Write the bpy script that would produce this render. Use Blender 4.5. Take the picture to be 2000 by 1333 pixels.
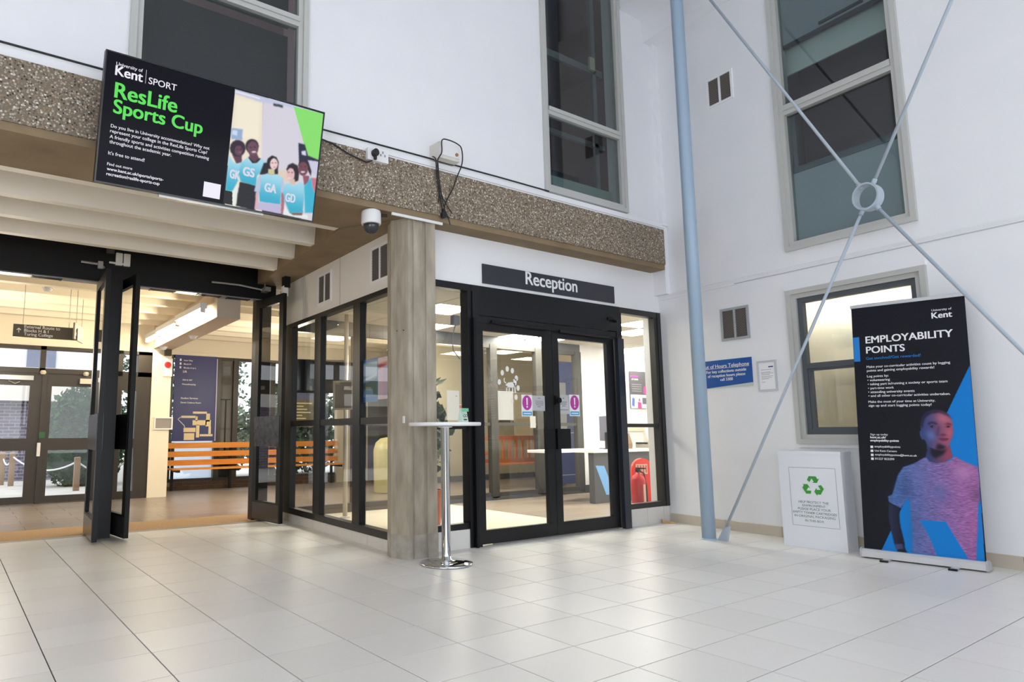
import bpy, math, random
import numpy as np
from mathutils import Vector, Matrix
random.seed(7)
for o in list(bpy.data.objects):
    bpy.data.objects.remove(o, do_unlink=True)
SC = bpy.context.scene
COL = SC.collection

# ------------------------------------------------------------------ camera, world, lights, exposure
cd = bpy.data.cameras.new('camera')
cam = bpy.data.objects.new('camera', cd); COL.objects.link(cam)
cd.sensor_width = 36.0; cd.sensor_fit = 'HORIZONTAL'
cd.lens = 1311.422 / 2000 * 36
cd.shift_x = (1000 - 813.587) / 2000
cd.shift_y = (672.885 - 666.5) / 2000
cd.clip_start = 0.05; cd.clip_end = 200
RC = ((0.82529978, -0.56466557, -0.00575008), (0.06861631, 0.1103845, -0.99151756), (0.56051055, 0.81790467, 0.12984557))
CAM_LOC = Vector((-3.11988, -4.82735, 1.02499))
mw = Matrix.Identity(4)
for i in range(3):
    mw[i][0] = RC[0][i]; mw[i][1] = -RC[1][i]; mw[i][2] = -RC[2][i]; mw[i][3] = CAM_LOC[i]
cam.matrix_world = mw
SC.camera = cam

wd = bpy.data.worlds.new('overcast_sky'); SC.world = wd; wd.use_nodes = True
wd.node_tree.nodes['Background'].inputs[0].default_value = (0.88, 0.94, 1.0, 1)
wd.node_tree.nodes['Background'].inputs[1].default_value = 2.9

def area(name, loc, target, sx, sy, power, col):
    l = bpy.data.lights.new(name, 'AREA'); l.shape = 'RECTANGLE'; l.size = sx; l.size_y = sy
    l.energy = power; l.color = col
    o = bpy.data.objects.new(name, l); COL.objects.link(o); o.location = loc
    d = Vector(target) - Vector(loc)
    o.rotation_euler = d.to_track_quat('-Z', 'Y').to_euler()
    return o
# daylight of the hall: a tall glazed wall behind the photographer and a fill light added overhead
area('daylight_glazing', (-1.0, -10.9, 1.6), (0.2, 0, 1.2), 8.0, 2.6, 75, (0.93, 0.96, 1.0))
area('daylight_side_glazing', (-7.1, -6.6, 1.4), (3.4, -2.0, 1.0), 5.0, 2.3, 105, (0.95, 0.97, 1.0))
fill_l = area('overhead_fill', (-0.2, -3.9, 7.3), (-0.2, -3.9, 0), 3.0, 3.0, 30, (0.93, 0.96, 1.0))  # unseen fill added below the closed ceiling to lift floor and lower walls
fill_l.data.spread = math.radians(95)
vs = SC.view_settings
SC.display_settings.display_device = 'sRGB'
vs.view_transform = 'Standard'; vs.look = 'None'; vs.exposure = 0.0; vs.gamma = 1.0; vs.use_curve_mapping = False
SC.cycles.use_denoising = True
SC.cycles.max_bounces = 10; SC.cycles.diffuse_bounces = 5; SC.cycles.glossy_bounces = 4
SC.cycles.transmission_bounces = 8; SC.cycles.transparent_max_bounces = 16
SC.cycles.sample_clamp_indirect = 4.0
SC.cycles.caustics_reflective = False; SC.cycles.caustics_refractive = False

# ------------------------------------------------------------------ materials
def lin(c):
    r = []
    for v in c[:3]:
        v = v / 255.0
        r.append(v / 12.92 if v <= 0.04045 else ((v + 0.055) / 1.055) ** 2.4)
    return (r[0], r[1], r[2], 1.0)
MATS = {}
def M(name, rgb, rough=0.5, metal=0.0, var=None, bump=None, spec=0.5, emit=0.0, emitrgb=None, alpha=None, stretch=None, coat=0.0):
    """plain material; var=(scale, second colour, contrast) noise mix; bump=(scale, strength)."""
    if name in MATS: return MATS[name]
    m = bpy.data.materials.new(name); m.use_nodes = True
    nt = m.node_tree; b = nt.nodes['Principled BSDF']
    b.inputs['Base Color'].default_value = lin(rgb); b.inputs['Roughness'].default_value = rough
    b.inputs['Metallic'].default_value = metal; b.inputs['Specular IOR Level'].default_value = spec
    if coat: b.inputs['Coat Weight'].default_value = coat; b.inputs['Coat Roughness'].default_value = 0.05
    if emit:
        b.inputs['Emission Color'].default_value = lin(emitrgb or rgb); b.inputs['Emission Strength'].default_value = emit
    if var or bump:
        tc = nt.nodes.new('ShaderNodeTexCoord'); mp = nt.nodes.new('ShaderNodeMapping')
        nt.links.new(tc.outputs['Object'], mp.inputs[0])
        if stretch: mp.inputs['Scale'].default_value = stretch
    if var:
        n = nt.nodes.new('ShaderNodeTexNoise'); n.inputs['Scale'].default_value = var[0]; n.inputs['Detail'].default_value = 6
        nt.links.new(mp.outputs[0], n.inputs['Vector'])
        r = nt.nodes.new('ShaderNodeValToRGB'); k = var[2] if len(var) > 2 else 0.15
        r.color_ramp.elements[0].position = 0.5 - k; r.color_ramp.elements[1].position = 0.5 + k
        r.color_ramp.elements[0].color = lin(rgb); r.color_ramp.elements[1].color = lin(var[1])
        nt.links.new(n.outputs[0], r.inputs[0]); nt.links.new(r.outputs[0], b.inputs['Base Color'])
    if bump:
        n2 = nt.nodes.new('ShaderNodeTexNoise'); n2.inputs['Scale'].default_value = bump[0]; n2.inputs['Detail'].default_value = 4
        nt.links.new(mp.outputs[0], n2.inputs['Vector'])
        bp = nt.nodes.new('ShaderNodeBump'); bp.inputs['Strength'].default_value = bump[1]; bp.inputs['Distance'].default_value = 0.01
        nt.links.new(n2.outputs[0], bp.inputs['Height']); nt.links.new(bp.outputs[0], b.inputs['Normal'])
    MATS[name] = m
    return m
def glass(name, tint=(252, 253, 252), ior=1.5, rough=0.0, gain=1.6):
    m = bpy.data.materials.new(name); m.use_nodes = True; nt = m.node_tree
    nt.nodes.remove(nt.nodes['Principled BSDF'])
    out = nt.nodes['Material Output']
    t = nt.nodes.new('ShaderNodeBsdfTransparent'); t.inputs[0].default_value = lin(tint)
    g = nt.nodes.new('ShaderNodeBsdfGlossy'); g.inputs['Roughness'].default_value = rough
    f = nt.nodes.new('ShaderNodeFresnel'); f.inputs[0].default_value = ior
    mu = nt.nodes.new('ShaderNodeMath'); mu.operation = 'MULTIPLY'; mu.inputs[1].default_value = gain; mu.use_clamp = True
    mx = nt.nodes.new('ShaderNodeMixShader')
    ge = nt.nodes.new('ShaderNodeNewGeometry'); inv = nt.nodes.new('ShaderNodeMath'); inv.operation = 'SUBTRACT'; inv.inputs[0].default_value = 1.0
    m3 = nt.nodes.new('ShaderNodeMath'); m3.operation = 'MULTIPLY'
    nt.links.new(ge.outputs['Backfacing'], inv.inputs[1])
    nt.links.new(f.outputs[0], mu.inputs[0]); nt.links.new(mu.outputs[0], m3.inputs[0]); nt.links.new(inv.outputs[0], m3.inputs[1]); nt.links.new(m3.outputs[0], mx.inputs[0])
    nt.links.new(t.outputs[0], mx.inputs[1]); nt.links.new(g.outputs[0], mx.inputs[2]); nt.links.new(mx.outputs[0], out.inputs[0])
    return m
def frosted(name, rgb, mixv=0.5):
    m = bpy.data.materials.new(name); m.use_nodes = True; nt = m.node_tree
    nt.nodes.remove(nt.nodes['Principled BSDF']); out = nt.nodes['Material Output']
    t = nt.nodes.new('ShaderNodeBsdfTranslucent'); t.inputs[0].default_value = lin(rgb)
    g = nt.nodes.new('ShaderNodeBsdfGlossy'); g.inputs['Roughness'].default_value = 0.15
    tr = nt.nodes.new('ShaderNodeBsdfRefraction'); tr.inputs['Roughness'].default_value = 0.35; tr.inputs['IOR'].default_value = 1.02; tr.inputs[0].default_value = lin((250, 250, 245))
    f = nt.nodes.new('ShaderNodeFresnel'); m1 = nt.nodes.new('ShaderNodeMixShader'); m2 = nt.nodes.new('ShaderNodeMixShader')
    m1.inputs[0].default_value = mixv
    nt.links.new(t.outputs[0], m1.inputs[1]); nt.links.new(tr.outputs[0], m1.inputs[2])
    nt.links.new(f.outputs[0], m2.inputs[0]); nt.links.new(m1.outputs[0], m2.inputs[1]); nt.links.new(g.outputs[0], m2.inputs[2])
    nt.links.new(m2.outputs[0], out.inputs[0])
    return m
def aggregate(name):
    """washed gravel concrete: stones of mixed colour in a brown matrix, with relief"""
    m = bpy.data.materials.new(name); m.use_nodes = True; nt = m.node_tree; b = nt.nodes['Principled BSDF']
    tc = nt.nodes.new('ShaderNodeTexCoord')
    v = nt.nodes.new('ShaderNodeTexVoronoi'); v.inputs['Scale'].default_value = 75
    nt.links.new(tc.outputs['Object'], v.inputs['Vector'])
    sp = nt.nodes.new('ShaderNodeSeparateColor'); nt.links.new(v.outputs['Color'], sp.inputs[0])
    r = nt.nodes.new('ShaderNodeValToRGB'); cr = r.color_ramp; cr.interpolation = 'CONSTANT'
    cols = [(0, (62, 57, 52)), (0.09, (142, 128, 110)), (0.3, (170, 158, 140)), (0.45, (124, 112, 98)), (0.6, (186, 176, 160)), (0.78, (150, 128, 102)), (0.87, (88, 80, 73)), (0.94, (222, 216, 204))]
    cr.elements[0].color = lin(cols[0][1]); cr.elements[1].position = cols[1][0]; cr.elements[1].color = lin(cols[1][1])
    for p, c in cols[2:]:
        e = cr.elements.new(p); e.color = lin(c)
    nt.links.new(sp.outputs[0], r.inputs[0])
    mx = nt.nodes.new('ShaderNodeMixRGB'); mx.inputs[2].default_value = lin((124, 110, 93))
    rr = nt.nodes.new('ShaderNodeValToRGB'); rr.color_ramp.elements[0].position = 0.42; rr.color_ramp.elements[1].position = 0.62
    nt.links.new(v.outputs['Distance'], rr.inputs[0]); nt.links.new(rr.outputs[0], mx.inputs[0]); nt.links.new(r.outputs[0], mx.inputs[1])
    nt.links.new(mx.outputs[0], b.inputs['Base Color'])
    bp = nt.nodes.new('ShaderNodeBump'); bp.invert = True; bp.inputs['Strength'].default_value = 0.7; bp.inputs['Distance'].default_value = 0.006
    nt.links.new(v.outputs['Distance'], bp.inputs['Height']); nt.links.new(bp.outputs[0], b.inputs['Normal'])
    b.inputs['Roughness'].default_value = 0.8
    return m
def brickmat(name):
    m = bpy.data.materials.new(name); m.use_nodes = True; nt = m.node_tree; b = nt.nodes['Principled BSDF']
    tc = nt.nodes.new('ShaderNodeTexCoord'); mp = nt.nodes.new('ShaderNodeMapping'); mp.inputs['Rotation'].default_value = (math.pi / 2, 0, 0)
    k = nt.nodes.new('ShaderNodeTexBrick'); k.inputs['Scale'].default_value = 1.0
    k.inputs['Brick Width'].default_value = 0.225; k.inputs['Row Height'].default_value = 0.075; k.inputs['Mortar Size'].default_value = 0.008
    k.inputs['Color1'].default_value = lin((112, 104, 120)); k.inputs['Color2'].default_value = lin((88, 78, 92)); k.inputs['Mortar'].default_value = lin((150, 146, 158))
    nt.links.new(tc.outputs['Object'], mp.inputs[0]); nt.links.new(mp.outputs[0], k.inputs['Vector']); nt.links.new(k.outputs[0], b.inputs['Base Color'])
    b.inputs['Roughness'].default_value = 0.9
    return m
def printmat(name, emit=0.0, rough=0.45):
    m = bpy.data.materials.new(name); m.use_nodes = True; nt = m.node_tree; b = nt.nodes['Principled BSDF']
    b.inputs['Specular IOR Level'].default_value = 0.15 if emit else 0.2
    a = nt.nodes.new('ShaderNodeVertexColor'); a.layer_name = 'print'
    b.inputs['Roughness'].default_value = rough
    if emit:
        nt.links.new(a.outputs[0], b.inputs['Emission Color']); b.inputs['Emission Strength'].default_value = emit
        b.inputs['Base Color'].default_value = (0.01, 0.01, 0.01, 1)
    else:
        nt.links.new(a.outputs[0], b.inputs['Base Color'])
    return m
def tilemat(name, a, c, rough, coat=0.0):
    """glazed tile with a slightly different tone per tile"""
    m = bpy.data.materials.new(name); m.use_nodes = True; nt = m.node_tree; b = nt.nodes['Principled BSDF']
    oi = nt.nodes.new('ShaderNodeObjectInfo'); mx = nt.nodes.new('ShaderNodeMixRGB')
    mx.inputs[1].default_value = lin(a); mx.inputs[2].default_value = lin(c)
    nt.links.new(oi.outputs['Random'], mx.inputs[0])
    tc = nt.nodes.new('ShaderNodeTexCoord'); n = nt.nodes.new('ShaderNodeTexNoise'); n.inputs['Scale'].default_value = 3.0; n.inputs['Detail'].default_value = 5
    nt.links.new(tc.outputs['Object'], n.inputs['Vector'])
    mx2 = nt.nodes.new('ShaderNodeMixRGB'); mx2.blend_type = 'MULTIPLY'; mx2.inputs[0].default_value = 0.06
    nt.links.new(mx.outputs[0], mx2.inputs[1]); nt.links.new(n.outputs[0], mx2.inputs[2]); nt.links.new(mx2.outputs[0], b.inputs['Base Color'])
    b.inputs['Roughness'].default_value = rough
    return m

WHITE = M('white_wall_paint', (238, 238, 241), 0.55, var=(2.5, (233, 234, 238), 0.2), bump=(60, 0.05))
WHITE2 = M('white_gloss_board', (240, 240, 242), 0.3)
CREAM = M('cream_paint', (238, 228, 206), 0.55)
RIBW = M('off_white_rib_paint', (230, 222, 208), 0.5)
CONC = M('grey_concrete', (180, 171, 154), 0.85, var=(5, (142, 132, 115), 0.24), bump=(40, 0.25), stretch=(3, 3, 0.6))
CONCB = M('brown_concrete', (146, 126, 98), 0.85, var=(3, (122, 103, 78), 0.25), bump=(30, 0.2))
AGG = aggregate('exposed_gravel_concrete')
BLACK = M('black_frame_metal', (21, 22, 25), 0.35, spec=0.35)
BLACK2 = M('black_painted_steel', (11, 12, 14), 0.4, spec=0.3)
BROWNF = M('dark_brown_frame', (52, 46, 38), 0.4)
ALU = M('grey_aluminium', (150, 150, 148), 0.35, 0.6)
WFRAME = M('pale_grey_window_frame', (190, 190, 186), 0.45, bump=(12, 0.1))
CHROME = M('polished_chrome', (225, 228, 232), 0.06, 1.0)
POLEB = M('pale_blue_paint', (160, 182, 203), 0.35)
GLASS = glass('clear_glass')
GLASSD = glass('tinted_glass', (224, 230, 230), 1.5, 0.0, 1.5)
GROUT = M('tile_grout', (66, 62, 60), 0.9)
TILE = tilemat('cream_floor_tile', (228, 226, 223), (221, 218, 214), 0.36)
PLINTH = M('white_plinth_tile', (222, 220, 216), 0.2)
SKIRT = M('beige_skirting_tile', (196, 186, 170), 0.3)
BLKTXT = M('black_ink', (24, 24, 28), 0.6)
WHTXT = M('white_ink', (238, 238, 240), 0.5)
def backlit_paper():
    m = bpy.data.materials.new('backlit_white_paper'); m.use_nodes = True; nt = m.node_tree; b = nt.nodes['Principled BSDF']
    b.inputs['Base Color'].default_value = lin((244, 244, 242)); b.inputs['Roughness'].default_value = 0.7
    t = nt.nodes.new('ShaderNodeBsdfTranslucent'); t.inputs[0].default_value = lin((250, 248, 244))
    mx = nt.nodes.new('ShaderNodeMixShader'); mx.inputs[0].default_value = 0.5
    nt.links.new(b.outputs[0], mx.inputs[1]); nt.links.new(t.outputs[0], mx.inputs[2]); nt.links.new(mx.outputs[0], nt.nodes['Material Output'].inputs[0])
    return m
BPAPER = backlit_paper()
PAPER = M('white_paper', (240, 240, 242), 0.6)
RUBBER = M('black_rubber_cable', (28, 27, 27), 0.6)
PLASTIC = M('white_plastic', (230, 230, 230), 0.35)

# ------------------------------------------------------------------ mesh builders
class B:
    def __init__(s): s.v = []; s.f = []; s.smooth = False
    def box(s, x0, x1, y0, y1, z0, z1):
        n = len(s.v)
        s.v += [(x0, y0, z0), (x1, y0, z0), (x1, y1, z0), (x0, y1, z0), (x0, y0, z1), (x1, y0, z1), (x1, y1, z1), (x0, y1, z1)]
        s.f += [(n, n + 3, n + 2, n + 1), (n + 4, n + 5, n + 6, n + 7), (n, n + 1, n + 5, n + 4), (n + 1, n + 2, n + 6, n + 5), (n + 2, n + 3, n + 7, n + 6), (n + 3, n, n + 4, n + 7)]
        return s
    def bevbox(s, x0, x1, y0, y1, z0, z1, c=0.004):
        """box with chamfered top rim"""
        n = len(s.v)
        s.v += [(x0, y0, z0), (x1, y0, z0), (x1, y1, z0), (x0, y1, z0), (x0, y0, z1 - c), (x1, y0, z1 - c), (x1, y1, z1 - c), (x0, y1, z1 - c),
                (x0 + c, y0 + c, z1), (x1 - c, y0 + c, z1), (x1 - c, y1 - c, z1), (x0 + c, y1 - c, z1)]
        s.f += [(n, n + 3, n + 2, n + 1), (n + 8, n + 9, n + 10, n + 11)]
        for a in range(4):
            b = (a + 1) % 4
            s.f += [(n + a, n + b, n + 4 + b, n + 4 + a), (n + 4 + a, n + 4 + b, n + 8 + b, n + 8 + a)]
        return s
    def prism(s, poly, z0, z1, axis='z'):
        """poly = list of 2D points; axis z: (x,y), axis y: (x,z), axis x: (y,z)"""
        n = len(s.v); k = len(poly)
        def P(p, h):
            return (p[0], p[1], h) if axis == 'z' else ((p[0], h, p[1]) if axis == 'y' else (h, p[0], p[1]))
        s.v += [P(p, z0) for p in poly] + [P(p, z1) for p in poly]
        s.f += [tuple(range(n + k - 1, n - 1, -1)), tuple(range(n + k, n + 2 * k))]
        for a in range(k):
            b = (a + 1) % k
            s.f.append((n + a, n + b, n + k + b, n + k + a))
        return s
    def cyl(s, p0, p1, r, n=16, r1=None):
        return s.tube([p0, p1], r, n, r1)
    def tube(s, pts, r, n=8, r1=None):
        pts = [Vector(p) for p in pts]; base = len(s.v); m = len(pts)
        up = None
        for i, p in enumerate(pts):
            d = (pts[min(i + 1, m - 1)] - pts[max(i - 1, 0)]).normalized()
            if up is None:
                up = Vector((0, 0, 1)) if abs(d.z) < 0.9 else Vector((1, 0, 0))
            a = d.cross(up).normalized(); up = a.cross(d).normalized()
            rr = r if r1 is None else r + (r1 - r) * i / (m - 1)
            for k in range(n):
                t = 2 * math.pi * k / n
                s.v.append(tuple(p + a * (rr * math.cos(t)) + up * (rr * math.sin(t))))
        for i in range(m - 1):
            for k in range(n):
                q = (k + 1) % n
                s.f.append((base + i * n + k, base + i * n + q, base + (i + 1) * n + q, base + (i + 1) * n + k))
        s.f.append(tuple(base + k for k in range(n - 1, -1, -1))); s.f.append(tuple(base + (m - 1) * n + k for k in range(n)))
        return s
    def lathe(s, prof, c=(0, 0, 0), n=32):
        """prof = [(radius, z)]"""
        base = len(s.v); m = len(prof)
        for r, z in prof:
            for k in range(n):
                t = 2 * math.pi * k / n
                s.v.append((c[0] + r * math.cos(t), c[1] + r * math.sin(t), c[2] + z))
        for i in range(m - 1):
            for k in range(n):
                q = (k + 1) % n
                s.f.append((base + i * n + k, base + i * n + q, base + (i + 1) * n + q, base + (i + 1) * n + k))
        s.f.append(tuple(base + k for k in range(n - 1, -1, -1))); s.f.append(tuple(base + (m - 1) * n + k for k in range(n)))
        return s
    def mesh(s, name):
        me = bpy.data.meshes.new(name); me.from_pydata(s.v, [], s.f); me.validate(); me.update()
        return me
    def obj(s, name, mat, parent=None, label=None, kind=None, loc=None, rz=0.0, smooth=False):
        me = s.mesh(name)
        if mat: me.materials.append(mat)
        if smooth:
            me.polygons.foreach_set('use_smooth', [len(p.vertices) == 4 for p in me.polygons])
        return link(name, me, parent, label, kind, loc, rz)
def link(name, me, parent=None, label=None, kind=None, loc=None, rz=0.0):
    o = bpy.data.objects.new(name, me); COL.objects.link(o)
    if parent: o.parent = parent
    if loc is not None: o.location = loc
    if rz: o.rotation_euler = (0, 0, rz)
    if label: o['label'] = label
    if kind: o['kind'] = kind
    return o
def thing(name, label, cat, loc=(0, 0, 0), rz=0.0, group=None, kind=None):
    o = bpy.data.objects.new(name, None); COL.objects.link(o); o.empty_display_size = 0.05
    o.location = loc; o.rotation_euler = (0, 0, rz); o['label'] = label; o['category'] = cat
    if group: o['group'] = group
    if kind: o['kind'] = kind
    return o
def struct(name, label, cat, loc=(0, 0, 0), rz=0.0): return thing(name, label, cat, loc, rz, kind='structure')
def tag(o, label, cat, group=None, kind=None):
    o['label'] = label; o['category'] = cat
    if group: o['group'] = group
    if kind: o['kind'] = kind
    return o
def holes(b, x0, x1, z0, z1, y0, y1, hs):
    """wall slab x0..x1, z0..z1, thickness y0..y1 with rectangular openings hs=[(x0,x1,z0,z1)]"""
    xs = sorted({x0, x1, *[h[0] for h in hs], *[h[1] for h in hs]}); xs = [x for x in xs if x0 <= x <= x1]
    for a, c in zip(xs[:-1], xs[1:]):
        m = (a + c) / 2; cuts = sorted((h[2], h[3]) for h in hs if h[0] < m < h[1]); z = z0
        for p, q in cuts:
            if p > z: b.box(a, c, y0, y1, z, p)
            z = max(z, q)
        if z < z1: b.box(a, c, y0, y1, z, z1)
    return b
def rect_frame(b, x0, x1, z0, z1, w, y0, y1):
    b.box(x0, x0 + w, y0, y1, z0, z1); b.box(x1 - w, x1, y0, y1, z0, z1)
    b.box(x0 + w, x1 - w, y0, y1, z0, z0 + w); b.box(x0 + w, x1 - w, y0, y1, z1 - w, z1)
    return b
def text(s, x0, x1, z, parent, mat, y=-0.002, bold=0.0, name='lettering', center=None, size=None, flip=False):
    """one line of flat print in the parent's x-z plane; baseline z, from x0 to x1"""
    c = bpy.data.curves.new('t', 'FONT'); c.body = s; c.size = 1.0; c.resolution_u = 5 if bold > 0.018 else 3
    t = bpy.data.objects.new('t', c); COL.objects.link(t)
    dg = bpy.context.evaluated_depsgraph_get()
    me = bpy.data.meshes.new_from_object(t.evaluated_get(dg), depsgraph=dg)
    bpy.data.objects.remove(t, do_unlink=True); bpy.data.curves.remove(c)
    n = len(me.vertices); co = np.empty(n * 3, 'f'); me.vertices.foreach_get('co', co); co = co.reshape(-1, 3)
    a, b_ = co[:, 0].min(), co[:, 0].max(); k = (x1 - x0) / (b_ - a)
    kz = k if size is None else size
    out = np.zeros_like(co); out[:, 0] = x0 + (co[:, 0] - a) * k; out[:, 2] = z + co[:, 1] * kz; out[:, 1] = y
    if bold:                                             # heavier strokes: the same outline laid a hair's breadth to each side
        fs = [tuple(p.vertices) for p in me.polygons]; bpy.data.meshes.remove(me)
        vs_, ff = [], []
        for lay, (dx, dz) in enumerate(((1, 0.5), (-1, 0.5), (1, -0.5), (-1, -0.5))):
            o = len(vs_); q = out.copy(); q[:, 1] -= 0.0004 * lay; q[:, 0] += dx * bold * k; q[:, 2] += dz * bold * kz
            vs_ += q.tolist(); ff += [tuple(i + o for i in f) for f in fs]
        me = bpy.data.meshes.new(name); me.from_pydata(vs_, [], ff)
    else:
        me.vertices.foreach_set('co', out.ravel()); me.materials.clear(); me.name = name
    me.update(); me.materials.append(mat)
    return link(name, me, parent)
def flat(poly, parent, mat, y=-0.001, name='print_patch'):
    """flat printed shape in the parent's x-z plane"""
    me = bpy.data.meshes.new(name); me.from_pydata([(p[0], y, p[1]) for p in poly], [], [tuple(range(len(poly)))]); me.update()
    me.materials.append(mat)
    return link(name, me, parent)
def srgb2lin(a):
    a = a / 255.0
    return np.where(a <= 0.04045, a / 12.92, ((a + 0.055) / 1.055) ** 2.4)
def blur(a, k):
    for _ in range(2):
        for ax in (0, 1):
            p = np.pad(a, [(k, k) if i == ax else (0, 0) for i in range(a.ndim)], mode='edge')
            cs = np.cumsum(p, axis=ax); z = np.zeros_like(np.take(cs, [0], axis=ax)); cs = np.concatenate([z, cs], axis=ax)
            w = 2 * k + 1; L = a.shape[ax]
            a = (np.take(cs, range(w, w + L), axis=ax) - np.take(cs, range(0, L), axis=ax)) / w
    return a
def painted(name, x0, x1, z0, z1, step, base, items, parent, mat, y, grain=0.0):
    """printed picture: a fine grid whose vertex colours hold the print (flat artwork made of polygons)"""
    nx = int((x1 - x0) / step); nz = int((z1 - z0) / step)
    X, Z = np.meshgrid(np.linspace(x0, x1, nx), np.linspace(z0, z1, nz))
    img = np.zeros((nz, nx, 3)); img[:] = base
    rng = np.random.default_rng(3)
    gr = rng.normal(size=(nz, nx))
    for _ in range(3): gr = (gr + np.roll(gr, 1, 1) + np.roll(gr, -1, 1) + np.roll(gr, 2, 1) + np.roll(gr, -2, 1)) / 5
    gr /= gr.std() + 1e-9
    for a, c, ax, bl, pts in items:
        P = np.array(pts); ins = np.zeros(X.shape, bool); j = len(P) - 1
        for i in range(len(P)):
            xi, zi = P[i]; xj, zj = P[j]
            if zi != zj:
                cond = ((zi > Z) != (zj > Z)) & (X < (xj - xi) * (Z - zi) / (zj - zi) + xi); ins ^= cond
            j = i
        m = ins.astype(float)
        if bl: m = blur(m, max(1, int(round(bl * 0.0013 / step))))
        c1 = np.array(a, float)
        if c is not None:
            T, lo, hi = (X, P[:, 0].min(), P[:, 0].max()) if ax == 'x' else (-Z, -P[:, 1].max(), -P[:, 1].min())
            t = np.clip((T - lo) / (hi - lo), 0, 1)[..., None]; t = t * t * (3 - 2 * t)
            c1 = c1 * (1 - t) + np.array(c, float) * t
            if grain and P[:, 0].max() - P[:, 0].min() > 0.3: c1 = c1 * (1 + grain * gr[..., None])
        img = img * (1 - m[..., None]) + c1 * m[..., None]
    img = srgb2lin(np.clip(img, 0, 255))
    me = bpy.data.meshes.new(name)
    v = np.stack([X.ravel(), np.full(X.size, y), Z.ravel()], 1)
    idx = np.arange(nx * nz).reshape(nz, nx)
    f = np.stack([idx[:-1, :-1], idx[:-1, 1:], idx[1:, 1:], idx[1:, :-1]], -1).reshape(-1, 4)
    me.vertices.add(len(v)); me.vertices.foreach_set('co', v.ravel())
    me.loops.add(f.size); me.loops.foreach_set('vertex_index', f.ravel())
    me.polygons.add(len(f)); me.polygons.foreach_set('loop_start', np.arange(0, f.size, 4)); me.polygons.foreach_set('loop_total', np.full(len(f), 4))
    me.update(); me.validate()
    at = me.color_attributes.new('print', 'FLOAT_COLOR', 'POINT')
    at.data.foreach_set('color', np.concatenate([img.reshape(-1, 3), np.ones((nx * nz, 1))], 1).ravel())
    me.materials.append(mat)
    return link(name, me, parent)
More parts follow.
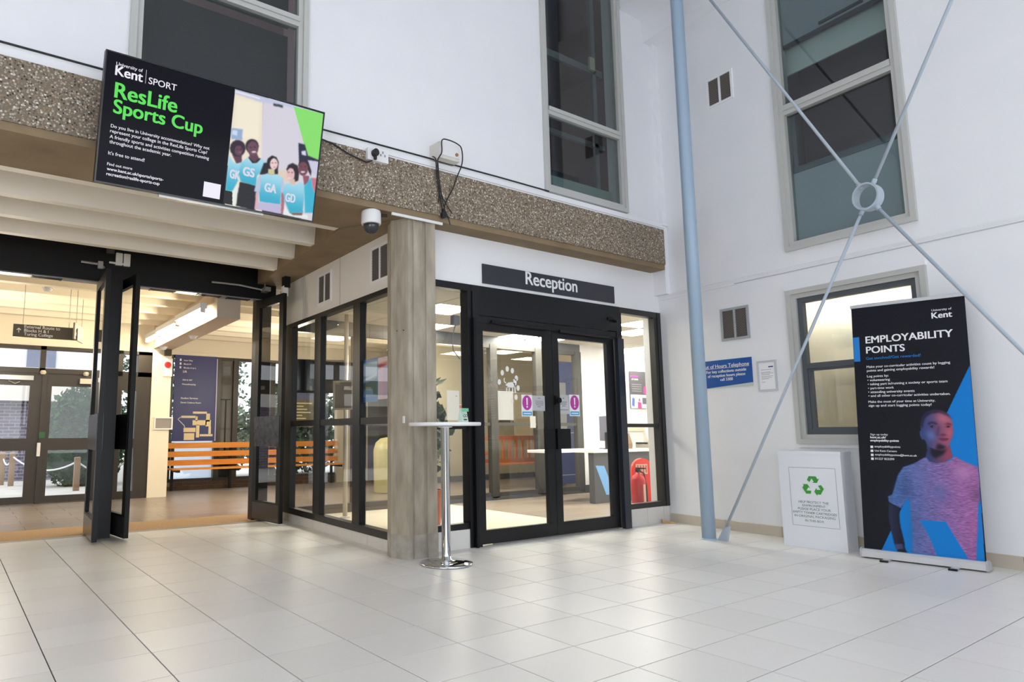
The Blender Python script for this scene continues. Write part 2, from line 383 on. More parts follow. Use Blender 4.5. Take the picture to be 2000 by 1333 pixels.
# ------------------------------------------------------------------ flat artwork (colours and outlines of the printed pictures)
BAN_PAINT = [((8, 122, 203), None, '', 0, [(0.66, 1.263), (0.783, 1.279), (0.768, 0.079), (0.127, 0.073)]), ((8, 122, 203), None, '', 0, [(0.66, 1.263), (0.78, 1.527), (0.784, 1.526), (0.79, 1.259)]), ((40, 46, 74), (24, 24, 36), 'x', 2, [(0.195, 0.441), (0.269, 0.417), (0.26, 0.346), (0.264, 0.266), (0.281, 0.168), (0.285, 0.1), (0.297, 0.077), (0.236, 0.073), (0.215, 0.13), (0.198, 0.238), (0.187, 0.338)]), ((72, 82, 122), (60, 66, 100), 'x', 1, [(0.22, 0.129), (0.27, 0.139), (0.277, 0.099), (0.224, 0.091)]), ((74, 106, 164), (156, 100, 156), 'x', 2, [(0.453, 0.816), (0.387, 0.768), (0.308, 0.734), (0.269, 0.671), (0.239, 0.567), (0.221, 0.514), (0.192, 0.496), (0.196, 0.451), (0.277, 0.412), (0.31, 0.471), (0.329, 0.502), (0.338, 0.423), (0.341, 0.255), (0.335, 0.156), (0.322, 0.08), (0.72, 0.081), (0.735, 0.254), (0.748, 0.395), (0.758, 0.49), (0.769, 0.51), (0.774, 0.661), (0.774, 0.756), (0.697, 0.791), (0.641, 0.831), (0.611, 0.797), (0.537, 0.774), (0.489, 0.782)]), ((50, 60, 100), None, '', 22, [(0.319, 0.694), (0.329, 0.613), (0.332, 0.513), (0.312, 0.471), (0.302, 0.551)]), ((60, 84, 140), None, '', 22, [(0.277, 0.651), (0.283, 0.57), (0.259, 0.487), (0.256, 0.547)]), ((118, 82, 140), None, '', 22, [(0.566, 0.707), (0.661, 0.707), (0.715, 0.7), (0.66, 0.688)]), ((98, 106, 164), None, '', 22, [(0.493, 0.575), (0.56, 0.618), (0.57, 0.512), (0.535, 0.47)]), ((132, 92, 148), None, '', 22, [(0.553, 0.511), (0.623, 0.478), (0.643, 0.432), (0.59, 0.456)]), ((110, 72, 120), None, '', 22, [(0.727, 0.658), (0.74, 0.592), (0.732, 0.497), (0.728, 0.582)]), ((70, 50, 80), None, '', 22, [(0.739, 0.583), (0.772, 0.595), (0.767, 0.509), (0.741, 0.517)]), ((80, 92, 140), None, '', 22, [(0.354, 0.494), (0.38, 0.358), (0.36, 0.159), (0.335, 0.156)]), ((178, 92, 150), None, '', 22, [(0.734, 0.413), (0.746, 0.395), (0.73, 0.207), (0.721, 0.299)]), ((108, 112, 172), None, '', 22, [(0.385, 0.738), (0.451, 0.701), (0.421, 0.619), (0.372, 0.656)]), ((180, 128, 178), None, '', 22, [(0.616, 0.748), (0.696, 0.762), (0.739, 0.716), (0.672, 0.635)]), ((200, 100, 130), None, '', 22, [(0.489, 0.109), (0.451, 0.161), (0.438, 0.208), (0.455, 0.152)]), ((8, 122, 203), None, '', 0, [(0.392, 0.334), (0.555, 0.34), (0.614, 0.211), (0.681, 0.071), (0.488, 0.075), (0.446, 0.209)]), ((48, 62, 104), (150, 66, 92), 'x', 3, [(0.467, 0.945), (0.472, 0.87), (0.458, 0.822), (0.48, 0.785), (0.523, 0.771), (0.579, 0.784), (0.628, 0.823), (0.62, 0.885), (0.613, 0.916)]), ((30, 26, 40), None, '', 6, [(0.491, 0.892), (0.567, 0.87), (0.598, 0.884), (0.57, 0.841), (0.516, 0.808), (0.492, 0.839)]), ((70, 84, 132), (60, 70, 118), 'x', 2, [(0.431, 1.014), (0.437, 1.022), (0.451, 1.009), (0.457, 0.96), (0.445, 0.948), (0.434, 0.976)]), ((56, 72, 124), (168, 84, 106), 'x', 3, [(0.439, 1.036), (0.445, 1.09), (0.459, 1.138), (0.485, 1.165), (0.53, 1.18), (0.582, 1.174), (0.619, 1.147), (0.641, 1.099), (0.645, 1.036), (0.636, 0.979), (0.618, 0.926), (0.597, 0.894), (0.568, 0.874), (0.52, 0.879), (0.487, 0.897), (0.463, 0.945), (0.444, 0.966)]), ((36, 32, 58), (60, 36, 60), 'x', 5, [(0.44, 1.062), (0.445, 1.1), (0.459, 1.143), (0.485, 1.169), (0.53, 1.184), (0.582, 1.177), (0.619, 1.15), (0.64, 1.11), (0.618, 1.131), (0.568, 1.158), (0.515, 1.154), (0.478, 1.127), (0.46, 1.084), (0.453, 1.036)]), ((190, 110, 128), None, '', 14, [(0.559, 1.153), (0.609, 1.126), (0.628, 1.084), (0.577, 1.089), (0.552, 1.111)]), ((186, 104, 124), None, '', 13, [(0.607, 1.031), (0.635, 1.031), (0.625, 0.979), (0.605, 0.989)]), ((92, 116, 172), None, '', 13, [(0.476, 1.014), (0.511, 1.02), (0.527, 0.988), (0.516, 0.945), (0.482, 0.966)]), ((34, 34, 62), None, '', 4, [(0.486, 1.079), (0.511, 1.092), (0.546, 1.081), (0.545, 1.067), (0.515, 1.079), (0.49, 1.065)]), ((60, 30, 48), None, '', 4, [(0.591, 1.073), (0.615, 1.081), (0.635, 1.071), (0.635, 1.062), (0.61, 1.071)]), ((30, 26, 44), None, '', 3, [(0.498, 1.054), (0.516, 1.064), (0.535, 1.052), (0.517, 1.041)]), ((190, 150, 150), None, '', 2, [(0.527, 1.051), (0.526, 1.049), (0.525, 1.048), (0.524, 1.047), (0.522, 1.047), (0.52, 1.048), (0.519, 1.049), (0.519, 1.051), (0.52, 1.053), (0.521, 1.054), (0.522, 1.055), (0.524, 1.055), (0.526, 1.054), (0.527, 1.053)]), ((46, 22, 38), None, '', 3, [(0.595, 1.051), (0.611, 1.062), (0.631, 1.052), (0.612, 1.044)]), ((200, 140, 150), None, '', 2, [(0.609, 1.052), (0.608, 1.051), (0.607, 1.05), (0.606, 1.049), (0.604, 1.049), (0.603, 1.05), (0.602, 1.051), (0.602, 1.052), (0.602, 1.054), (0.603, 1.055), (0.605, 1.055), (0.606, 1.055), (0.608, 1.055), (0.608, 1.054)]), ((60, 50, 86), None, '', 6, [(0.549, 1.057), (0.561, 1.052), (0.549, 0.999), (0.557, 0.975), (0.536, 0.988)]), ((96, 44, 66), None, '', 4, [(0.558, 0.994), (0.575, 0.999), (0.601, 0.993), (0.591, 0.981), (0.566, 0.981)]), ((120, 52, 80), None, '', 3, [(0.543, 0.961), (0.574, 0.97), (0.591, 0.967), (0.616, 0.96), (0.598, 0.944), (0.572, 0.94)]), ((48, 22, 40), None, '', 2, [(0.545, 0.96), (0.577, 0.958), (0.615, 0.96), (0.577, 0.954)]), ((40, 26, 44), None, '', 7, [(0.541, 0.925), (0.57, 0.911), (0.597, 0.9), (0.568, 0.874), (0.525, 0.879)])]
TV_PAINT = [((238, 226, 206), None, '', 0, [(0.828, 0.807), (1.032, 0.804), (1.118, -0.081), (0.842, -0.038), (0.832, 0.109)]), ((216, 212, 224), None, '', 1, [(1.03, 0.804), (1.261, 0.805), (1.501, 0.815), (1.527, 0.004), (1.095, 0.028)]), ((245, 236, 214), None, '', 8, [(0.841, 0.752), (1.016, 0.76), (1.033, 0.503), (0.86, 0.472)]), ((228, 206, 186), None, '', 12, [(1.149, 0.305), (1.348, 0.368), (1.36, 0.263), (1.257, 0.253)]), ((196, 202, 226), None, '', 1, [(0.828, 0.807), (1.512, 0.824), (1.51, 0.799), (1.174, 0.79), (1.015, 0.769), (0.831, 0.777)]), ((60, 70, 84), None, '', 2, [(1.114, 0.788), (1.185, 0.79), (1.184, 0.772), (1.113, 0.77)]), ((240, 240, 248), None, '', 1, [(0.829, 0.796), (1.012, 0.797), (1.011, 0.786), (0.829, 0.786)]), ((138, 226, 112), None, '', 0, [(1.267, 0.804), (1.516, 0.814), (1.51, 0.469), (1.413, 0.475), (1.366, 0.582)]), ((150, 176, 212), None, '', 2, [(0.828, 0.54), (0.911, 0.551), (0.913, 0.475), (0.836, 0.467)]), ((206, 220, 240), None, '', 2, [(0.84, 0.528), (0.876, 0.532), (0.874, 0.496), (0.838, 0.497)]), ((40, 42, 66), None, '', 2, [(1.333, 0.556), (1.385, 0.555), (1.418, 0.481), (1.506, 0.468), (1.514, 0.382), (1.356, 0.403)]), ((216, 216, 236), None, '', 2, [(1.362, 0.501), (1.396, 0.514), (1.406, 0.478), (1.371, 0.476)]), ((206, 204, 228), None, '', 2, [(1.421, 0.449), (1.508, 0.457), (1.506, 0.347), (1.449, 0.368)]), ((94, 60, 78), None, '', 2, [(0.852, 0.364), (0.924, 0.37), (0.925, 0.319), (0.889, 0.306)]), ((168, 218, 238), (52, 172, 204), 'y', 2, [(0.829, 0.354), (0.843, 0.342), (0.867, 0.311), (0.894, 0.304), (0.924, 0.324), (0.924, 0.278), (0.912, 0.234), (0.914, 0.193), (0.881, 0.11), (0.834, 0.108), (0.833, 0.212)]), ((232, 238, 232), None, '', 1, [(0.881, 0.105), (0.93, 0.189), (0.917, 0.112), (0.917, 0.015), (0.893, 0.015)]), ((24, 26, 34), None, '', 1, [(0.928, 0.188), (1.047, 0.184), (1.058, 0.129), (1.058, 0.006), (0.918, 0.015), (0.921, 0.102)]), ((22, 22, 28), None, '', 0, [(0.826, 0.107), (0.881, 0.109), (0.892, 0.013), (0.825, 0.017)]), ((44, 32, 48), None, '', 2, [(0.944, 0.426), (0.941, 0.4), (0.928, 0.376), (0.907, 0.36), (0.882, 0.354), (0.859, 0.36), (0.841, 0.377), (0.833, 0.4), (0.836, 0.426), (0.849, 0.449), (0.87, 0.466), (0.895, 0.471), (0.918, 0.466), (0.936, 0.449)]), ((100, 64, 84), None, '', 2, [(0.925, 0.406), (0.924, 0.39), (0.917, 0.375), (0.906, 0.366), (0.893, 0.363), (0.881, 0.367), (0.872, 0.378), (0.867, 0.393), (0.869, 0.409), (0.875, 0.423), (0.886, 0.433), (0.899, 0.436), (0.911, 0.431), (0.92, 0.421)]), ((24, 24, 34), None, '', 3, [(0.967, 0.369), (1.064, 0.381), (1.046, 0.34), (1.004, 0.33)]), ((168, 218, 238), (52, 172, 204), 'y', 2, [(0.924, 0.324), (0.967, 0.369), (0.98, 0.351), (1.003, 0.333), (1.035, 0.343), (1.064, 0.381), (1.109, 0.364), (1.074, 0.289), (1.045, 0.251), (1.047, 0.184), (0.965, 0.186), (0.933, 0.19), (0.911, 0.244)]), ((96, 62, 80), None, '', 2, [(0.975, 0.402), (1.027, 0.414), (1.048, 0.377), (1.018, 0.344), (0.979, 0.362)]), ((46, 34, 50), None, '', 2, [(1.037, 0.463), (1.034, 0.44), (1.022, 0.42), (1.004, 0.406), (0.982, 0.401), (0.962, 0.406), (0.947, 0.42), (0.94, 0.44), (0.943, 0.463), (0.954, 0.483), (0.972, 0.497), (0.994, 0.502), (1.014, 0.497), (1.03, 0.483)]), ((108, 70, 90), None, '', 2, [(1.035, 0.447), (1.034, 0.424), (1.024, 0.404), (1.009, 0.39), (0.991, 0.386), (0.974, 0.392), (0.961, 0.407), (0.955, 0.428), (0.957, 0.451), (0.966, 0.471), (0.981, 0.484), (0.999, 0.489), (1.016, 0.483), (1.029, 0.468)]), ((236, 226, 226), None, '', 2, [(1.024, 0.418), (1.022, 0.415), (1.017, 0.412), (1.01, 0.409), (1.002, 0.407), (0.995, 0.407), (0.99, 0.408), (0.988, 0.41), (0.989, 0.413), (0.994, 0.416), (1.001, 0.419), (1.009, 0.421), (1.016, 0.421), (1.022, 0.42)]), ((150, 100, 114), None, '', 3, [(0.918, 0.392), (0.917, 0.39), (0.914, 0.388), (0.91, 0.386), (0.904, 0.385), (0.9, 0.384), (0.897, 0.385), (0.895, 0.386), (0.896, 0.388), (0.899, 0.391), (0.904, 0.392), (0.909, 0.393), (0.913, 0.394), (0.917, 0.393)]), ((44, 26, 40), None, '', 2, [(0.986, 0.443), (0.986, 0.442), (0.984, 0.44), (0.98, 0.439), (0.977, 0.438), (0.974, 0.438), (0.971, 0.438), (0.971, 0.44), (0.971, 0.441), (0.973, 0.443), (0.976, 0.444), (0.98, 0.445), (0.983, 0.445), (0.985, 0.444)]), ((44, 26, 40), None, '', 2, [(1.018, 0.452), (1.017, 0.451), (1.015, 0.449), (1.012, 0.448), (1.008, 0.447), (1.005, 0.447), (1.003, 0.447), (1.002, 0.448), (1.002, 0.45), (1.005, 0.451), (1.008, 0.453), (1.011, 0.454), (1.014, 0.454), (1.017, 0.453)]), ((44, 26, 40), None, '', 2, [(0.894, 0.407), (0.894, 0.405), (0.892, 0.404), (0.889, 0.402), (0.885, 0.402), (0.882, 0.401), (0.88, 0.402), (0.879, 0.403), (0.879, 0.405), (0.881, 0.406), (0.884, 0.407), (0.888, 0.408), (0.891, 0.408), (0.893, 0.408)]), ((44, 26, 40), None, '', 2, [(0.917, 0.413), (0.917, 0.412), (0.915, 0.41), (0.912, 0.409), (0.908, 0.408), (0.905, 0.408), (0.903, 0.409), (0.902, 0.41), (0.902, 0.411), (0.904, 0.413), (0.907, 0.414), (0.911, 0.415), (0.914, 0.415), (0.916, 0.414)]), ((26, 24, 34), None, '', 2, [(1.11, 0.359), (1.112, 0.391), (1.142, 0.419), (1.176, 0.416), (1.197, 0.384), (1.197, 0.336), (1.201, 0.295), (1.119, 0.277), (1.065, 0.266), (1.088, 0.355)]), ((206, 200, 150), None, '', 2, [(1.123, 0.32), (1.17, 0.33), (1.178, 0.29), (1.152, 0.279), (1.127, 0.284)]), ((238, 206, 206), None, '', 2, [(1.193, 0.37), (1.192, 0.351), (1.185, 0.335), (1.174, 0.324), (1.16, 0.321), (1.147, 0.327), (1.137, 0.339), (1.132, 0.356), (1.133, 0.375), (1.14, 0.391), (1.151, 0.402), (1.165, 0.405), (1.178, 0.399), (1.188, 0.387)]), ((168, 218, 238), (52, 172, 204), 'y', 2, [(1.061, 0.255), (1.123, 0.288), (1.152, 0.281), (1.19, 0.296), (1.243, 0.277), (1.265, 0.18), (1.238, 0.169), (1.242, 0.084), (1.086, 0.076), (1.073, 0.142), (1.038, 0.141), (1.049, 0.211)]), ((188, 196, 222), None, '', 2, [(1.061, 0.255), (1.076, 0.263), (1.081, 0.144), (1.038, 0.141), (1.049, 0.211)]), ((188, 196, 222), None, '', 2, [(1.243, 0.277), (1.23, 0.269), (1.238, 0.169), (1.268, 0.18)]), ((192, 184, 218), None, '', 1, [(1.076, 0.072), (1.243, 0.083), (1.256, 0.017), (1.053, 0.017)]), ((216, 176, 184), None, '', 2, [(1.05, 0.139), (1.073, 0.14), (1.076, 0.075), (1.073, 0.016), (1.053, 0.017)]), ((170, 110, 124), None, '', 2, [(1.241, 0.17), (1.267, 0.175), (1.278, 0.016), (1.255, 0.017)]), ((232, 236, 236), None, '', 1, [(1.276, 0.085), (1.319, 0.036), (1.468, 0.049), (1.472, 0.017), (1.272, 0.015)]), ((44, 34, 46), None, '', 2, [(1.261, 0.344), (1.272, 0.379), (1.304, 0.401), (1.345, 0.392), (1.362, 0.35), (1.364, 0.285), (1.331, 0.265)]), ((226, 186, 190), None, '', 2, [(1.331, 0.322), (1.33, 0.3), (1.323, 0.281), (1.311, 0.27), (1.297, 0.267), (1.284, 0.273), (1.273, 0.288), (1.268, 0.308), (1.268, 0.33), (1.275, 0.348), (1.287, 0.36), (1.301, 0.363), (1.315, 0.357), (1.325, 0.342)]), ((220, 190, 180), None, '', 2, [(1.291, 0.281), (1.334, 0.29), (1.344, 0.249), (1.304, 0.241)]), ((168, 218, 238), (52, 172, 204), 'y', 2, [(1.259, 0.237), (1.297, 0.253), (1.328, 0.238), (1.382, 0.278), (1.419, 0.264), (1.421, 0.199), (1.425, 0.058), (1.322, 0.037), (1.286, 0.098), (1.255, 0.167)]), ((120, 96, 92), None, '', 2, [(1.322, 0.037), (1.425, 0.057), (1.422, 0.036), (1.352, 0.026)]), ((50, 36, 48), None, '', 2, [(1.349, 0.39), (1.359, 0.43), (1.392, 0.447), (1.429, 0.435), (1.46, 0.371), (1.458, 0.338), (1.423, 0.385)]), ((116, 70, 86), None, '', 2, [(1.431, 0.386), (1.429, 0.363), (1.42, 0.342), (1.406, 0.329), (1.388, 0.325), (1.371, 0.332), (1.359, 0.348), (1.352, 0.369), (1.353, 0.393), (1.362, 0.413), (1.377, 0.426), (1.394, 0.43), (1.411, 0.423), (1.424, 0.408)]), ((150, 84, 98), None, '', 2, [(1.394, 0.33), (1.447, 0.335), (1.446, 0.291), (1.414, 0.258)]), ((64, 180, 212), None, '', 2, [(1.415, 0.252), (1.465, 0.333), (1.48, 0.265), (1.509, 0.216), (1.517, 0.072), (1.443, 0.059)]), ((204, 118, 134), None, '', 2, [(1.466, 0.325), (1.508, 0.332), (1.509, 0.216), (1.48, 0.265)]), ((240, 228, 228), None, '', 2, [(1.41, 0.357), (1.408, 0.354), (1.403, 0.351), (1.396, 0.348), (1.388, 0.346), (1.38, 0.346), (1.375, 0.347), (1.373, 0.349), (1.374, 0.352), (1.379, 0.356), (1.386, 0.359), (1.395, 0.36), (1.402, 0.361), (1.407, 0.36)]), ((240, 220, 222), None, '', 2, [(1.305, 0.29), (1.304, 0.287), (1.3, 0.285), (1.294, 0.283), (1.288, 0.281), (1.282, 0.281), (1.278, 0.282), (1.276, 0.283), (1.277, 0.286), (1.281, 0.288), (1.287, 0.29), (1.293, 0.292), (1.299, 0.292), (1.304, 0.291)]), ((196, 110, 124), None, '', 2, [(1.182, 0.343), (1.181, 0.342), (1.178, 0.34), (1.173, 0.338), (1.169, 0.337), (1.164, 0.337), (1.161, 0.337), (1.16, 0.339), (1.161, 0.34), (1.163, 0.342), (1.168, 0.344), (1.173, 0.345), (1.177, 0.345), (1.18, 0.345)]), ((56, 34, 44), None, '', 2, [(1.38, 0.391), (1.379, 0.39), (1.377, 0.389), (1.374, 0.388), (1.371, 0.387), (1.368, 0.387), (1.365, 0.387), (1.365, 0.388), (1.365, 0.39), (1.367, 0.391), (1.37, 0.392), (1.373, 0.393), (1.377, 0.393), (1.379, 0.392)]), ((56, 34, 44), None, '', 2, [(1.414, 0.4), (1.413, 0.399), (1.411, 0.397), (1.409, 0.396), (1.405, 0.395), (1.402, 0.395), (1.4, 0.396), (1.399, 0.397), (1.4, 0.398), (1.402, 0.399), (1.405, 0.401), (1.408, 0.401), (1.411, 0.401), (1.413, 0.401)]), ((56, 34, 44), None, '', 2, [(1.288, 0.329), (1.287, 0.327), (1.285, 0.326), (1.282, 0.325), (1.279, 0.324), (1.276, 0.324), (1.274, 0.325), (1.273, 0.326), (1.274, 0.327), (1.276, 0.328), (1.278, 0.329), (1.282, 0.33), (1.285, 0.33), (1.287, 0.33)]), ((56, 34, 44), None, '', 2, [(1.316, 0.334), (1.315, 0.332), (1.313, 0.331), (1.311, 0.33), (1.307, 0.329), (1.304, 0.329), (1.302, 0.33), (1.301, 0.331), (1.302, 0.332), (1.304, 0.333), (1.307, 0.334), (1.31, 0.335), (1.313, 0.335), (1.315, 0.335)]), ((56, 34, 44), None, '', 2, [(1.158, 0.37), (1.157, 0.369), (1.155, 0.367), (1.153, 0.366), (1.149, 0.365), (1.147, 0.365), (1.145, 0.366), (1.144, 0.367), (1.144, 0.368), (1.146, 0.369), (1.149, 0.37), (1.152, 0.371), (1.155, 0.371), (1.157, 0.371)]), ((56, 34, 44), None, '', 2, [(1.183, 0.376), (1.182, 0.375), (1.18, 0.374), (1.177, 0.373), (1.174, 0.372), (1.171, 0.372), (1.169, 0.372), (1.168, 0.373), (1.169, 0.374), (1.171, 0.376), (1.173, 0.377), (1.177, 0.378), (1.18, 0.378), (1.182, 0.377)])]
# ------------------------------------------------------------------ setting: hall floor
RWY = -math.pi / 2 - 0.0927          # right wall frame: x runs from the corner towards the viewer, y into the wall
GWY = -math.pi / 2 - 0.0468          # glazed side wall frame
RWO = (3.667, 0, 0); GWO = (0.0507, 0, 0)
def rwpt(s, d=0.0, z=0.0):
    return (3.667 - 0.0926 * s + 0.9957 * d, -0.9957 * s - 0.0926 * d, z)

floor = struct('floor', 'cream tiled hall floor with thin dark joints', 'floor')
fb = B().box(-7.2, 3.95, -11.0, 2.86, -0.12, -0.006); fb.obj('screed', GROUT, floor)
TW, TD = 0.42, 0.36645; TYAW = 0.0093
CT, ST = math.cos(TYAW), math.sin(TYAW)
TO = Vector((-2.6964, -1.3734))
def clip(poly, n, d):
    out = []
    for i in range(len(poly)):
        p, q = poly[i], poly[(i + 1) % len(poly)]
        a = p[0] * n[0] + p[1] * n[1] - d; b = q[0] * n[0] + q[1] * n[1] - d
        if a <= 0: out.append(p)
        if (a < 0 < b) or (b < 0 < a):
            t = a / (a - b); out.append((p[0] + t * (q[0] - p[0]), p[1] + t * (q[1] - p[1])))
    return out
def project(p):
    v = mw.inverted() @ Vector(p)
    if v.z > -0.05: return None
    return (813.587 + 1311.422 * v.x / -v.z, 672.885 - 1311.422 * v.y / -v.z)
G = 0.0055
full = B().bevbox(G / 2, TW - G / 2, G / 2, TD - G / 2, -0.01, 0.0, 0.0006).mesh('floor_tile'); full.materials.append(TILE)
cand = []
for i in range(-12, 18):
    for j in range(-28, 13):
        cs = [(i * TW, j * TD), ((i + 1) * TW, j * TD), ((i + 1) * TW, (j + 1) * TD), (i * TW, (j + 1) * TD)]
        P = [(TO.x + CT * x - ST * y, TO.y + ST * x + CT * y) for x, y in cs]
        # keep the hall side: right of the side glazing only in front of the reception wall
        Q = clip(P, (0, 1), 2.83)
        Q = clip(Q, (0.9957, -0.0926), 0.9957 * 3.667 - 0.001) if Q else Q      # right wall
        if Q:
            cx = sum(p[0] for p in Q) / len(Q); cy = sum(p[1] for p in Q) / len(Q)
            Q = clip(Q, (0, 1), 0.02) if cx > 0.05 + 0.047 * max(cy, 0) else clip(Q, (0.9989, -0.0468), 0.0507 + 0.01) if cy > 0.0 else Q
        if not Q or len(Q) < 3: continue
        ar = abs(sum(Q[k][0] * Q[(k + 1) % len(Q)][1] - Q[(k + 1) % len(Q)][0] * Q[k][1] for k in range(len(Q)))) / 2
        if ar < 0.004: continue
        cx = sum(p[0] for p in Q) / len(Q); cy = sum(p[1] for p in Q) / len(Q)
        pr = [project((p[0], p[1], 0)) for p in Q]
        vis = any(p and -5 < p[0] < 2005 and 0 < p[1] < 1340 for p in pr)
        dist = (Vector((cx, cy, 0)) - CAM_LOC).length
        cand.append((0 if vis else 1, dist, i, j, Q, ar))
cand.sort(key=lambda c: (c[0], c[1]))
rest = B()
for k, (vis, dist, i, j, Q, ar) in enumerate(cand):
    whole = ar > TW * TD * 0.999
    if k < 298 and vis == 0:
        if whole:
            o = link('floor_tile', full, floor)
            o.location = (TO.x + CT * i * TW - ST * j * TD, TO.y + ST * i * TW + CT * j * TD, 0); o.rotation_euler = (0, 0, TYAW)
        else:
            c = Vector((sum(p[0] for p in Q) / len(Q), sum(p[1] for p in Q) / len(Q)))
            Qs = [(c.x + (p[0] - c.x) * 0.99, c.y + (p[1] - c.y) * 0.99) for p in Q]
            B().prism(Qs, -0.01, 0.0).obj('floor_tile', TILE, floor)
    else:
        c = Vector((sum(p[0] for p in Q) / len(Q), sum(p[1] for p in Q) / len(Q)))
        rest.prism([(c.x + (p[0] - c.x) * 0.99, c.y + (p[1] - c.y) * 0.99) for p in Q], -0.01, 0.0)
if rest.v: rest.obj('outer_tiles', TILE, floor, kind='stuff')

# threshold strip and corridor floor
th = struct('trim_2', 'orange brown entrance mat strip with steel edge below the double doors', 'threshold')
B().box(-4.7, 0.05, 2.835, 2.90, -0.02, 0.003).obj('metal_edge', M('worn_steel', (150, 146, 140), 0.4, 0.7), th)
B().box(-4.7, 0.35, 2.90, 3.66, -0.02, 0.004).obj('coir_mat', M('orange_brown_mat', (184, 156, 122), 0.95, var=(60, (160, 130, 96), 0.2), bump=(160, 0.4)), th)
cf = struct('floor_corridor', 'grey brown wood effect tiled floor of the corridor beyond the doors', 'floor')
B().box(-4.8, 8.5, 3.66, 8.0, -0.08, -0.004).obj('screed', M('dark_grout', (96, 84, 76), 0.9), cf)
WT = tilemat('wood_effect_tile', (148, 137, 128), (136, 125, 116), 0.3)
wt = B().bevbox(0.002, 0.598, 0.002, 0.298, -0.01, 0.002, 0.0015).mesh('floor_tile'); wt.materials.append(WT)
for i in range(-8, 14):
    for j in range(0, 14):
        if j % 1 == 0: link('floor_tile', wt, cf, loc=(i * 0.6 + (0.3 if j % 2 else 0), 3.68 + j * 0.3, 0))

# ------------------------------------------------------------------ reception front
wr = struct('wall_reception', 'white panelled wall above the reception doors', 'wall')
B().box(0.2, 3.72, 0.0, 0.12, 2.40, 2.88).obj('panel', WHITE2, wr)
B().box(0.25, 0.80, 0.01, 0.10, 0.0, 0.16).box(2.93, 3.66, 0.01, 0.10, 0.0, 0.18).obj('plinth_core', GROUT, wr)
for a, c, h in ((0.30, 0.805, 0.162), (2.915, 3.255, 0.18), (3.26, 3.545, 0.18), (3.55, 3.655, 0.18)):
    B().bevbox(a, c, -0.006, 0.02, 0.0, h, 0.002).obj('plinth_tile', PLINTH, wr)

w1 = struct('window_1', 'tall narrow black framed pane between concrete column and reception doors', 'window')
B().box(0.24, 0.80, -0.01, 0.07, 2.335, 2.40).box(0.24, 0.76, 0.0, 0.07, 0.162, 0.215).box(0.24, 0.76, 0.005, 0.06, 1.05, 1.085).box(0.24, 0.30, 0, 0.07, 0.215, 2.335).obj('frame', BLACK, w1)
B().box(0.27, 0.76, 0.03, 0.036, 0.2, 1.06).obj('pane', GLASS, w1)
B().box(0.27, 0.76, 0.03, 0.036, 1.07, 2.34).obj('pane', GLASS, w1)

sg_ = B().bevbox(0.665, 0.735, 0.075, 0.13, 2.02, 2.11, 0.006).obj('sensor_box', M('mid_grey_sensor', (110, 112, 116), 0.5), w1)
B().tube([(0.70, 0.10, 2.02), (0.66, 0.10, 1.90), (0.67, 0.10, 1.78), (0.74, 0.09, 1.70)], 0.005, 6).obj('sensor_lead', M('mid_grey_sensor', (110, 112, 116), 0.5), w1)
d1 = struct('door_1', 'black framed double glass reception doors under a black header box', 'door')
fr = B().box(0.752, 0.80, -0.02, 0.09, 0.0, 2.335).box(0.80, 0.872, -0.035, 0.09, 0, 2.335).box(2.845, 2.93, -0.03, 0.09, 0, 2.335).box(0.80, 2.93, -0.012, 0.09, 2.335, 2.40)
fr.obj('frame', BLACK, d1)
B().box(0.872, 2.845, -0.03, 0.09, 2.115, 2.335).box(0.872, 2.845, -0.022, 0.07, 2.045, 2.108).obj('operator_housing', BLACK, d1)
B().box(0.79, 0.815, -0.06, -0.035, 0.0, 2.08).obj('finger_guard', BLACK2, d1)
B().box(2.80, 2.90, -0.075, -0.03, 0.0, 2.03).obj('finger_guard', M('blue_black_metal', (34, 40, 52), 0.25), d1)
B().cyl((1.02, -0.045, 2.06), (1.78, -0.045, 2.045), 0.014, 8).obj('closer_rod', BLACK, d1)
B().cyl((1.93, -0.045, 2.045), (2.70, -0.045, 2.03), 0.014, 8).obj('closer_rod', BLACK, d1)
B().tube([(2.70, -0.035, 2.245), (2.74, -0.06, 2.25), (2.80, -0.06, 2.235), (2.84, -0.035, 2.225)], 0.014, 8).obj('sensor', BLACK2, d1)
for n, (x0, x1, gx0, gx1) in enumerate(((0.875, 1.846, 0.938, 1.745), (1.851, 2.80, 1.940, 2.685))):
    lf = B().box(x0, gx0, -0.012, 0.032, 0.014, 2.04).box(gx1, x1, -0.012, 0.032, 0.014, 2.04).box(gx0, gx1, -0.012, 0.032, 0.014, 0.135).box(gx0, gx1, -0.012, 0.032, 1.974, 2.04)
    l = lf.obj('door_leaf', BLACK, d1)
    B().box(gx0 - 0.01, gx1 + 0.01, 0.006, 0.012, 0.12, 1.99).obj('pane', GLASS, l)
B().box(1.86, 2.045, -0.045, -0.012, 0.85, 1.05).obj('push_plate', BLACK2, d1)
B().box(1.70, 1.842, -0.03, -0.012, 0.85, 1.05).obj('push_plate', BLACK2, d1)
B().cyl((1.90, -0.05, 1.335), (1.90, -0.012, 1.335), 0.028, 12).box(1.86, 1.90, -0.03, -0.012, 1.29, 1.38).obj('lock', BLACK2, d1)
B().box(1.02, 2.75, -0.02, 0.0, 0.0, 0.012).obj('threshold', M('steel_threshold', (150, 150, 150), 0.35, 0.8), d1)

